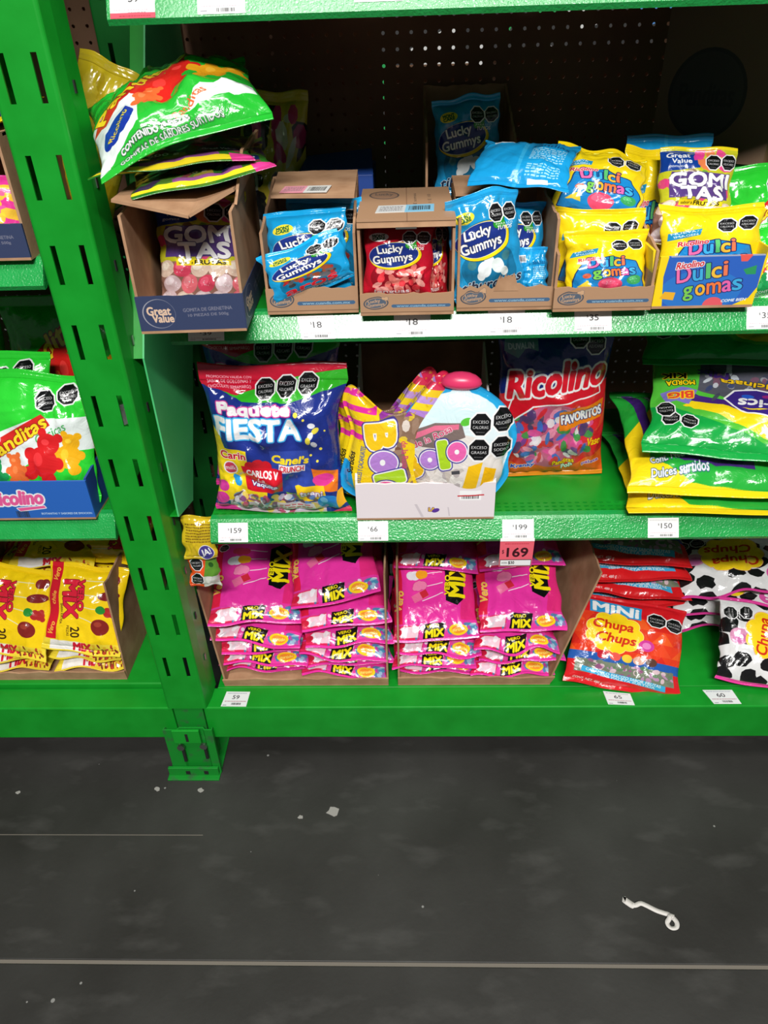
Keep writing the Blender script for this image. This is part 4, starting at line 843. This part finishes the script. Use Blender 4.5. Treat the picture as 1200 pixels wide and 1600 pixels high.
# ================================================================== UPPER SHELF PRODUCTS
# dark blue and kraft carton overhanging the lip
gx, gy = .088, -.066
r = carton('dark blue based kraft carton overhanging the lip, gummy bag inside', gx, gy, D1+.0005, .155, .24, .185, .055, BAGM['gvbox'], 2, jag=.001, seed=3, side_front=.165)
panel('blue_side_band', (.1562, .0, .003), (.1562, .24, .003), (.1562, .24, .060), (.1562, .0, .056), BAGM['gvbox'], r, th=.001)
panel('top_flap', (-.002, .0, .187), (.10, -.010, .165), (.12, .11, .185), (.0, .11, .19), M['cardboard'], r, jag=.004, seed=9)
panel('top_flap', (.10, -.01, .166), (.157, .03, .19), (.157, .14, .19), (.10, .11, .186), M['cardboard'], r, jag=.004, seed=10)
panel('side_flap', (.1585, .035, .168), (.1585, .235, .186), (.172, .235, .240), (.170, .075, .232), M['cardboard'], r, jag=.003, seed=12)
bag((.166, .02, D1+.006), (.168, .075, 1.262), .142, .045, 'gomitas', 'gummy bag with clear window standing inside the dark blue carton', seed=4, lump=.5, lumps=6, bow=.02)
bag((.205, -.035, 1.292), (.165, .125, 1.306), .20, .022, 'gomitas_edge', 'flat gummy bag lying directly on the dark blue carton flaps', seed=21, roll=-8, lump=.5, sag=.02)
bag((.165, -.03, 1.318), (.130, .14, 1.322), .225, .020, 'gomitas_edge', 'flat gummy bag sandwiched under the large green bear bag', seed=22, roll=-4, lump=.5, sag=-.03)
bag((.190, -.035, 1.345), (.125, .145, 1.410), .245, .058, 'panditas_pile', 'large green and white bear gummy bag crowning the pile on the carton', seed=8, roll=-9, lump=.3, sag=-.04, bow=.05, crease=2.5, vs=1.28)
bag((-.085, .20, 1.200), (.022, .25, 1.425), .115, .035, 'yellow_plain', 'plain yellow bag behind the upright, end sticking up', seed=31, roll=10)
bag((.225, .36, 1.10), (.243, .40, 1.372), .127, .04, 'cow_dark', 'dim black and white spotted bag leaning on the pegboard', seed=32)
# kraft carton of blue ring bags (open front)
W1 = .141
r = carton('open kraft carton of blue ring gummy bags with folded top flap', .264, .008, D1+.0005, W1, .20, .165, .040, BAGM['cuanda'], 1, seed=11, side_front=.12)
tf = panel('top_flap', (.018, .035, .166), (W1, .03, .164), (W1, .20, .172), (.010, .20, .172), M['cardboard'], r, jag=.003, seed=4); panel('flap_label', (.030, .045, .168), (.100, .042, .1675), (.105, .085, .169), (.034, .087, .169), BAGM['sticker_pink'], tf, th=.0008)
bag((.352, .075, 1.108), (.352, .115, 1.245), .118, .030, 'lucky_blue', 'blue ring gummy bag at the back of the folded-flap carton', seed=41, roll=3)
bag((.332, .035, 1.112), (.325, .062, 1.238), .128, .026, 'lucky_blue', 'blue ring gummy bag leaning out of the folded-flap carton', seed=42, roll=-4, flop=-.05)
bag((.340, .016, 1.128), (.318, .030, 1.196), .130, .020, 'lucky_blue', 'crumpled blue ring gummy bag slumped over the carton front', seed=43, roll=4, bow=.05, crease=2)
bx = empty('blue_carton', (.288, .30, D1)); tag(bx, 'dark blue carton standing behind the folded-flap kraft carton', 'box')
mb = MB(); mb.box(0, .135, 0, .15, 0, .150); mb.build('carton_body', M['blue_card'], bx, bevel=.002); panel('carton_flap', (0, 0, .151), (.135, 0, .151), (.130, .10, .178), (.01, .10, .168), M['blue_card'], bx, th=.002)
# closed-top carton of red bags
W2 = .142
r = carton('closed-top kraft carton with red gummy bags in its window', .4085, -.006, D1+.0005, W2, .215, .140, .034, BAGM['cuanda'], 0, seed=13)
wf = panel('window_frame_top', (0, .0, .128), (W2, .0, .128), (W2, .002, .140), (0, .002, .140), M['cardboard'], r)
tp = panel('top_panel', (0, 0, .1405), (W2, 0, .1405), (W2, .215, .142), (0, .215, .142), BAGM['carton_top'], r, jag=.0)
panel('shipping_label', (.026, .035, .1415), (.112, .040, .1415), (.114, .085, .1420), (.030, .080, .1420), BAGM['sticker_blue'], tp, th=.0008)
mb = MB(); mb.box(.056, .086, -.0016, -.0002, .126, .1285); mb.build('staple', M['staple_grey'], wf)
bag((.466, .022, 1.112), (.470, .046, 1.222), .108, .034, 'lucky_red', 'red gummy bag filling the window of the closed-top carton', seed=44, roll=-2)
bag((.521, .052, 1.106), (.520, .082, 1.216), .046, .030, 'lucky_red', 'narrow red gummy bag squeezed beside its neighbour in the carton', seed=45, roll=8, crease=2)
# kraft carton of shark bags
W3 = .146
r = carton('kraft carton with torn front holding blue shark gummy bags', .5555, .006, D1+.0005, W3, .20, .150, .038, BAGM['cuanda'], 0, seed=15, jag=.006, side_front=.135)
panel('back_flap', (0, .09, .152), (.10, .10, .152), (.11, .20, .160), (0, .20, .160), M['cardboard'], r, jag=.003, seed=4)
panel('torn_flap', (.055, -.0005, .030), (.092, -.0005, .030), (.086, -.001, .056), (.062, -.001, .052), M['cardboard'], r, th=.002, jag=.006, seed=8)
bag((.650, .07, 1.106), (.648, .10, 1.236), .095, .030, 'lucky_blue', 'blue gummy bag behind the front shark gummy bag', seed=46, roll=10)
bag((.608, .024, 1.110), (.588, .048, 1.258), .112, .034, 'lucky_shark', 'bright blue shark gummy bag standing at the front of its torn carton', seed=47, roll=10, flop=.05)
bag((.674, .045, 1.106), (.672, .06, 1.176), .050, .028, 'lucky_back', 'crumpled blue bag wedged against the side of the torn carton', seed=48, roll=-10, crease=3)
bag((.640, .055, 1.262), (.682, .175, 1.302), .150, .026, 'lucky_back', 'blue gummy bag lying face down across the torn carton', seed=49, roll=-4, bow=.06, crease=2)
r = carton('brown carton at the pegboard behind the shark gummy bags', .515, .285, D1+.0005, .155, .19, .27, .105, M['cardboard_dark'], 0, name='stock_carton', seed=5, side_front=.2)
bag((.594, .37, 1.105), (.594, .40, 1.215), .12, .04, 'lucky_back', 'blue bag lying deep in the brown carton by the pegboard', seed=150)
bag((.594, .315, 1.205), (.585, .345, 1.358), .118, .035, 'lucky_shark', 'shaded blue shark gummy bag standing upright near the pegboard', seed=50, roll=-2)
# kraft carton of yellow bags
W4 = .147
r = carton('kraft carton of yellow gumdrop bags beside the blue carton', .700, -.006, D1+.0005, W4, .20, .125, .036, BAGM['cuanda'], 0, seed=17, side_front=.085)
bag((.782, .020, 1.108), (.781, .052, 1.200), .128, .034, 'dulci', 'yellow gumdrop bag at the front of the kraft carton', seed=51, roll=3, flop=.04)
bag((.774, .062, 1.110), (.778, .085, 1.225), .134, .032, 'dulci', 'yellow gumdrop bag in the middle of the kraft carton', seed=52, roll=-3)
bag((.768, .090, 1.205), (.790, .165, 1.292), .140, .034, 'dulci', 'yellow gumdrop bag leaning back on top of the kraft carton', seed=53, roll=2, bow=.05)
# blue and yellow printed carton
W5 = .150
r = carton('blue and yellow printed carton of gumdrop bags', .849, -.002, D1+.0005, W5, .19, .085, .078, BAGM['dulcibox'], 0, side_mat=M['yellow_card'], seed=19, splay=.010, jag=.0, side_front=.085)
bag((.935, .025, 1.110), (.934, .060, 1.232), .158, .038, 'dulci', 'yellow gumdrop bag standing in the blue and yellow carton', seed=54, roll=3, flop=-.03)
bag((.930, .095, 1.106), (.930, .12, 1.165), .12, .04, 'dulci', 'yellow gumdrop bag squashed deep in the blue and yellow carton', seed=151, roll=3)
bag((.918, .085, 1.165), (.930, .150, 1.296), .116, .034, 'gomitas', 'gummy bag with purple lettering behind the blue and yellow carton', seed=55, roll=-2, lump=.45)
bag((.862, .14, 1.105), (.878, .19, 1.288), .105, .030, 'dulci', 'yellow bag squeezed between the gumdrop cartons', seed=56, roll=14)
bag((.910, .215, 1.100), (.914, .255, 1.300), .142, .030, 'lucky_back', 'blue bag standing behind the purple lettered gummy bag', seed=57, roll=2)
bag((1.058, .115, 1.100), (1.036, .165, 1.270), .125, .034, 'panditas', 'small green bear bag above its twin beside the blue carton', seed=58, roll=-6)
bag((1.062, .03, 1.100), (1.052, .085, 1.200), .112, .034, 'panditas', 'small green bear bag standing on the shelf beside the blue carton', seed=59, roll=-4)
r = empty('stock_carton', (.93, .40, D1)); tag(r, 'large brown carton with a dark round emblem near the pegboard', 'box')
r.rotation_euler = (0, 0, math.radians(-38))
mb = MB(); mb.box(0, .20, .002, .065, .15, .42); mb.build('carton_body', M['cardboard_dark'], r); panel('printed_side', (0, 0, .15), (.20, 0, .15), (.20, 0, .42), (0, 0, .42), BAGM['round_logo'], r, th=.002)
r = empty('stock_carton', (.93, .40, D1)); tag(r, 'dark green carton under the large emblem carton', 'box'); r.rotation_euler = (0, 0, math.radians(-38))
mb = MB(); mb.box(0, .21, .004, .06, 0, .146); mb.build('carton_body', M['green_dark'], r); mb = MB(); mb.box(0, .21, .004, .06, .1462, .149); mb.build('carton_flap', M['green_dark'], r)

# ================================================================== MIDDLE SHELF PRODUCTS
bag((.222, .135, D2+.001), (.236, .155, 1.030), .248, .06, 'fiesta', 'shaded party candy bag standing behind its twin', seed=61, roll=2, seal=(.03, .10))
bag((.240, .045, D2+.001), (.247, .075, .986), .258, .075, 'fiesta', 'party candy bag with red, green and navy print at the shelf front', seed=62, roll=0, seal=(.03, .10), lump=.35, lumps=9, nu=60, nv=70, flop=-.03, waist=.13, crease=1.5)
wc = carton('white carton holding the star and cupcake shaped bags', .383, .014, D2+.0005, .252, .29, .23, .078, BAGM['bolobox'], 0, seed=25, jag=.002, side_mat=M['white_card'], side_front=.085, back_mat=M['cardboard_dark'])  # darker back board stands in for the shade deep inside the carton
STAR = [(-.088, .190), (-.074, .218), (-.046, .196), (-.010, .168), (.030, .176), (.058, .222), (.086, .246), (.102, .220), (.092, .14), (.078, .07), (.055, .0), (-.03, -.005), (-.078, .012), (-.094, .04), (-.080, .10), (-.074, .14)]
shaped_bag((.425, .075, D2+.008), (.433, .115, .95), STAR, .05, 'star', 'yellow and pink star pinata bag at the back of the white carton', seed=3, roll=6)
shaped_bag((.445, .040, D2+.02), (.455, .072, .96), STAR, .05, 'star', 'yellow and pink star pinata bag at the front of the white carton', seed=4, roll=0)
CUP = [(.0, .215), (.045, .202), (.088, .165), (.103, .12), (.092, .078), (.092, .04), (.05, -.005), (-.05, -.005), (-.092, .04), (-.095, .078), (-.103, .12), (-.088, .165), (-.045, .202)]
plain('cherry_pink', (232, 60, 110), .3)
def cherry(root, R, U, N, h):
    n = 20; vs = []; fs = []
    for j in range(9):
        for i in range(n):
            p, t = math.pi*j/8, 6.2832*i/n; x, y, z = .036*math.sin(p)*math.cos(t), .020*math.cos(p), .018*math.sin(p)*math.sin(t)
            if y < 0: y *= .6
            q = R*(x+.0)+U*(h-.002+y)+N*z; vs.append(q)
    for j in range(8):
        for i in range(n): a, b_ = j*n+i, j*n+(i+1) % n; fs.append((a, b_, b_+n, a+n))
    mesh_obj('cherry_top', vs, fs, M['cherry_pink'], root, smooth=True)
shaped_bag((.562, .030, D2+.028), (.570, .060, .93), CUP, .055, 'cup', 'blue rimmed cupcake shaped bag with pink cherry in the white carton', seed=5, roll=-3, extra=cherry)
bag((.757, .165, D2+.001), (.748, .185, 1.002), .212, .06, 'ricolino', 'navy and red assorted candy bag standing back on the shelf', seed=63, roll=0, lump=.35, lumps=9, seal=(.03, .04), nu=56, nv=66)
for i, (a_, b_, T_, lb, tx, rl) in enumerate((((1.060, -.006, D2+.018), (1.075, .29, D2+.022), .034, 'lowest green and yellow candy bag of the pile, flat on the shelf', 'sonrics_front', 0),
        ((1.058, .000, D2+.052), (1.075, .27, D2+.125), .048, 'green and yellow candy bag with clear window second from the pile bottom', 'sonrics_front', -2),
        ((1.078, .020, D2+.108), (1.140, .28, D2+.235), .046, 'green candy bag with purple emblem draped over the pile', 'sonrics', -3),
        ((1.100, .17, D2+.225), (1.130, .40, D2+.300), .040, 'shaded green candy bag on top of the pile at the back', 'sonrics', -3))):
    bag(a_, b_, .37, T_, tx, lb, group='green candy bag pile', seed=70+i, roll=rl, lump=.3, bow=(0, .02, .03, .04)[i], crease=2, nu=60, nv=56, vs=(1, 1, 1.65, 1.3)[i], us=(1, 1, 1.3, 1.3)[i])

# ================================================================== BOTTOM DECK PRODUCTS
def open_case(label, x, y, w_, d, h, splay_l, splay_r, seed, z=DB, yaw=0):
    root = empty('shipping_case', (x, y, z+.0005), math.radians(yaw)); tag(root, label, 'box'); cb = M['cardboard']
    panel('base_panel', (0, 0, .004), (w_, 0, .004), (w_, d, .004), (0, d, .004), cb, root); panel('front_panel', (0, 0, .004), (w_, 0, .004), (w_+splay_r*.1, -.003, .026), (-splay_l*.1, -.003, .026), cb, root, jag=.006, seed=seed)
    panel('back_panel', (0, d, .004), (w_, d, .004), (w_+splay_r, d, h), (-splay_l, d, h), cb, root, jag=.004, seed=seed+1)
    panel('side_panel', (0, d, .004), (0, .004, .004), (-splay_l, .03, h), (-splay_l, d, h), cb, root, jag=.004, seed=seed+2, m_=4); panel('side_panel', (w_, .004, .004), (w_, d, .004), (w_+splay_r, d, h), (w_+splay_r, .03, h), cb, root, jag=.004, seed=seed+3, m_=4)
    return root
open_case('torn shipping case of pink lollipop bags beside the upright', .050, .070, .378, .34, .30, .03, .0, 31)
open_case('torn shipping case of pink lollipop bags beside the red bags', .450, .070, .345, .34, .30, .0, .085, 35)
NTH = ['topmost', 'second from the top', 'third from the top', 'fourth from the top', 'fifth from the top', 'sixth from the top', 'seventh from the top']
def pile(layers, W, label, seed, tex='vero', H=.27, T=.036, group=None):
    """layers from the bottom up: (x, y, z, tilt, yaw, roll) of the front edge of each lying bag"""
    n = len(layers)
    for k, (x, y, z, tl, yw, rl) in enumerate(layers):
        t = math.radians(tl); yaw = math.radians(yw)
        bag((x, y, z), (x-H*math.cos(t)*math.sin(yaw), y+H*math.cos(t)*math.cos(yaw), z+H*math.sin(t)), W, T, tex, label % NTH[n-1-k], group=group or 'pink lollipop bags', seed=seed*10+k, roll=rl, lump=.2, crease=2, seal=(.03, .03), nu=44, nv=44, bow=.02, edge=.018, vs={'vero': 1.32, 'cow_up': 1.45}.get(tex, 1.0))
pile([(.150, .100, .224, 2, 3, 0), (.140, .088, .254, 3, -4, 0), (.150, .094, .285, 5, 4, 2), (.132, .084, .320, 8, -6, 4), (.138, .092, .378, 18, 4, 6)], .205, 'pink lollipop bag %s in the stack next to the upright', 1)
pile([(.325, .080, .220, 1, -6, 2), (.340, .088, .250, 3, 3, -2), (.328, .080, .280, 5, -3, 2), (.342, .086, .316, 9, 4, -3), (.338, .086, .366, 12, 5, -4), (.322, .100, .432, 20, 8, -9)], .200, 'pink lollipop bag %s in the stack along the first case divider', 2)
pile([(.545, .086, .224, 1, -2, 0), (.535, .080, .252, 3, 3, 0), (.545, .088, .280, 6, -3, 2), (.538, .092, .322, 27, 2, -2), (.540, .205, .432, 14, -3, 3)], .192, 'pink lollipop bag %s in the stack just past the case divider', 3)
pile([(.715, .078, .224, 1, 7, 3), (.730, .088, .258, 4, -2, 0), (.720, .084, .294, 7, 4, 4), (.728, .094, .345, 24, 2, 3), (.735, .200, .440, 14, 5, 0)], .195, 'pink lollipop bag %s in the stack next to the red bags', 4)
# red bags
pile([(1.005, .23, .224, 0, 2, 0), (.995, .225, .256, 2, -3, 0), (1.005, .232, .290, 3, 3, 0), (1.000, .226, .330, 4, -3, 2), (1.006, .235, .372, 6, 4, 3), (.998, .245, .414, 9, -2, 3)], .27, 'red mini lollipop bag %s in the red stack', 6, 'mini', H=.24, T=.034, group='stacked red bags')
bag((.948, .040, DB+.008), (.985, .195, .345), .262, .04, 'mini', 'red mini lollipop bag leaning in front of the red stack', seed=90, roll=2, lump=.3, seal=(.05, .03), crease=1.5, nu=56, nv=60)
bag((1.255, .045, DB+.018), (1.285, .175, .350), .205, .05, 'cow_side', 'cow print bag with sideways yellow flower at the deck front', seed=91, roll=-3, lump=.3, seal=(.02, .03), crease=1.5)
pile([(1.240, .215, .236, 3, 2, 0), (1.232, .210, .282, 5, -3, -3), (1.245, .225, .335, 15, 3, -3)], .26, 'cow print bag %s in the stack beside the red stack', 8, 'cow_up', H=.24, T=.04, group='stacked cow print bags')
# small bags wedged by the upright
bag((.062, .050, .520), (.066, .060, .612), .062, .02, 'hang2', 'orange and green snack bag wedged between upright and case', seed=95, roll=6, lumps=3)
bag((.066, .040, .598), (.072, .055, .690), .066, .018, 'hang', 'golden snack bag with small print wedged beside the upright', seed=96, roll=4, lumps=3)

# ================================================================== BAY BEYOND THE UPRIGHT
r = carton('dark blue based carton of pink gummy bags beyond the upright', -.235, .004, 1.1885, .155, .22, .17, .052, BAGM['gvbox'], 0, jag=.001, seed=43, side_mat=M['cardboard'])
bag((-.155, .03, 1.196), (-.155, .065, 1.300), .135, .035, 'pink_yellow', 'pink and yellow gummy bag inside the far dark blue carton', seed=101)
panel('top_flap', (0, .02, .168), (.155, .02, .168), (.155, .2, .175), (0, .2, .175), M['cardboard'], r, jag=.004, seed=10)
bag((-.155, .03, 1.372), (-.155, .20, 1.392), .14, .03, 'dulci', 'yellow gumdrop bag lying on the far dark blue carton', seed=102, roll=5)
r = carton('bright blue printed carton holding green bear bags', -.335, .006, .7185, .235, .20, .10, .082, BAGM['ricobox'], 0, side_mat=M['blue_card'], jag=.0, seed=47, side_front=.085)
bag((-.205, .035, .745), (-.185, .105, .968), .215, .05, 'panditas', 'green and white bear gummy bag standing in the bright blue carton', seed=103, roll=3, lump=.35, nu=56, nv=60)
bag((-.290, .095, .760), (-.285, .17, .985), .22, .05, 'panditas', 'green bear gummy bag behind the front one in the blue carton', seed=104, roll=-4)
bag((-.185, .215, .722), (-.18, .265, 1.055), .235, .05, 'panditas_pile', 'shaded green bear gummy bag standing at the back of the blue carton', seed=105, roll=3)
bag((-.42, .22, .722), (-.41, .29, 1.06), .21, .05, 'panditas_pile', 'shaded green bear gummy bag beside the rearmost one', seed=106, roll=-3)
rt = open_case('torn shipping case of yellow lollipop bags beyond the upright', -.52, .075, .345, .34, .26, .0, .0, 51, z=.222)
pile([(-.262, .085, .244, 1, 3, 0), (-.268, .09, .272, 2, -3, 2)], .170, 'yellow lollipop bag %s in the flat stack by the case side', 11, 'vero_yellow', H=.25, T=.034, group='flat yellow lollipop bags')
pile([(-.440, .088, .244, 1, -3, 0), (-.445, .085, .272, 2, 3, 0)], .170, 'yellow lollipop bag %s in the flat stack away from the case side', 12, 'vero_yellow', H=.25, T=.034, group='flat yellow lollipop bags')
pile([(-.262, .225, .305, 0, 3, 0), (-.266, .22, .340, 0, -3, 2), (-.260, .225, .375, 0, 3, 2), (-.264, .222, .410, 0, -2, 2)], .165, 'yellow lollipop bag %s in the rear stack by the case side', 13, 'vero_yellow', H=.17, T=.034, group='rear yellow lollipop bags')
pile([(-.438, .225, .305, 0, 3, 0), (-.442, .22, .340, 0, -3, 2), (-.436, .225, .375, 0, 3, 2), (-.440, .222, .410, 0, -2, 2)], .165, 'yellow lollipop bag %s in the rear stack away from the case side', 14, 'vero_yellow', H=.17, T=.034, group='rear yellow lollipop bags')
bag((-.268, .085, .298), (-.240, .19, .470), .180, .035, 'vero_yellow', 'yellow lollipop bag propped up against the case side', seed=111, roll=2, crease=1.5, nu=50, nv=50)
bag((-.438, .085, .292), (-.400, .20, .462), .180, .035, 'vero_yellow', 'yellow lollipop bag propped up next to its twin', seed=112, roll=-2, crease=1.5, nu=50, nv=50)
bag((-.350, .215, .440), (-.330, .36, .505), .22, .034, 'vero_yellow', 'yellow lollipop bag lying on top of the far stack', seed=113, roll=-6, crease=2)
bag((-.215, .215, .455), (-.185, .35, .540), .19, .034, 'vero_yellow', 'yellow and red lollipop bag tilted on top behind the upright', seed=114, roll=-12, crease=2, flip=True)

# ================================================================== LITTER ON THE FLOOR
plain('white_ribbon', (206, 202, 196), .6)
P = [(.902, -.312), (.910, -.322), (.918, -.324), (.928, -.321), (.940, -.325), (.955, -.333), (.968, -.338), (.978, -.342), (.985, -.350), (.988, -.358), (.985, -.366), (.977, -.368), (.971, -.364), (.970, -.357), (.975, -.351), (.979, -.346)]
zz = [.0035, .002, .004, .005, .003, .0022, .0025, .003, .004, .004, .0035, .003, .003, .004, .006, .007]
S = smooth_loop([(p[0], p[1]) for p in P]+[P[-1]], 16*6)[:15*6+1]; Zs = np.interp(np.linspace(0, 15, len(S)), range(16), zz)
vs = []; fs = []
for i, (p, z) in enumerate(zip(S, Zs)):
    d = S[min(i+1, len(S)-1)]-S[max(i-1, 0)]; d = d/(np.hypot(*d)+1e-9); n_ = np.array([-d[1], d[0]])*(.0042 if i > 8 else .0062)
    vs += [(p[0]+n_[0], p[1]+n_[1], z+.0012), (p[0]-n_[0], p[1]-n_[1], z-.0006), (p[0]-n_[0], p[1]-n_[1], z-.0012), (p[0]+n_[0], p[1]+n_[1], z+.0006)]
    if i:
        a = 4*(i-1); b_ = 4*i
        for k in range(4): fs.append((a+k, a+(k+1) % 4, b_+(k+1) % 4, b_+k))
o = mesh_obj('ribbon_scrap', vs, fs, M['white_ribbon'], smooth=True); tag(o, 'curled white ribbon scrap lying on the dark floor', 'litter')
plain('chip_grey', (150, 148, 142), .8)
def chip(x, y, k, label, seed):
    rg = random.Random(seed); n = 9; pts = [(x+k*rg.uniform(.6, 1.1)*math.cos(6.2832*i/n), y+.8*k*rg.uniform(.6, 1.1)*math.sin(6.2832*i/n), 0) for i in range(n)]
    mb = MB(); mb.prism(pts, (0, 0, .0016)); o = mb.build('floor_chip', M['chip_grey'], bevel=.0004); tag(o, label, 'litter', 'plaster chips on the floor')
chip(.302, -.116, .017, 'largest pale plaster chip lying alone on the floor', 1); chip(-.011, -.061, .008, 'round pale plaster chip just below the upright foot', 2); chip(.230, -.130, .007, 'small plaster chip near the largest chip', 3); chip(-.113, -.058, .008, 'flat plaster chip beside the upright foot', 4); chip(-.438, -.068, .006, 'tiny plaster chip below the yellow bags', 5)

# unseen shelf and cartons, added to keep light off the back of the rack
shelf('unseen green metal shelf added for shade above the bay beyond the upright', LL, LR, 1.600, 1.640)
for i, (x, w_, h, z) in enumerate(((.078, .335, .30, 1.522), (.43, .26, .26, 1.522), (.71, .34, .32, 1.522), (1.07, .28, .27, 1.522), (1.36, .25, .30, 1.522), (-.36, .28, .3, 1.640), (-.68, .30, .26, 1.640))):
    root = empty('stock_carton', (x, .06, z+.0005)); tag(root, ('first unseen shade carton above the red-banded tag', 'second unseen shade carton on the topmost shelf', 'third and tallest unseen shade carton on the topmost shelf', 'fourth unseen shade carton on the topmost shelf', 'last unseen shade carton on the topmost shelf', 'unseen shade carton on the uppermost shelf next to the upright', 'unseen shade carton on the uppermost shelf away from the upright')[i], 'box')
    mb = MB(); mb.box(0, w_, 0, .34, 0, h); mb.build('carton_body', M['cardboard'], root, bevel=.002); mb = MB(); mb.box(.002, w_-.002, .002, .168, h, h+.003); mb.build('carton_flap', M['cardboard'], root); mb = MB(); mb.box(.002, w_-.002, .172, .338, h, h+.003); mb.build('carton_flap', M['cardboard'], root)
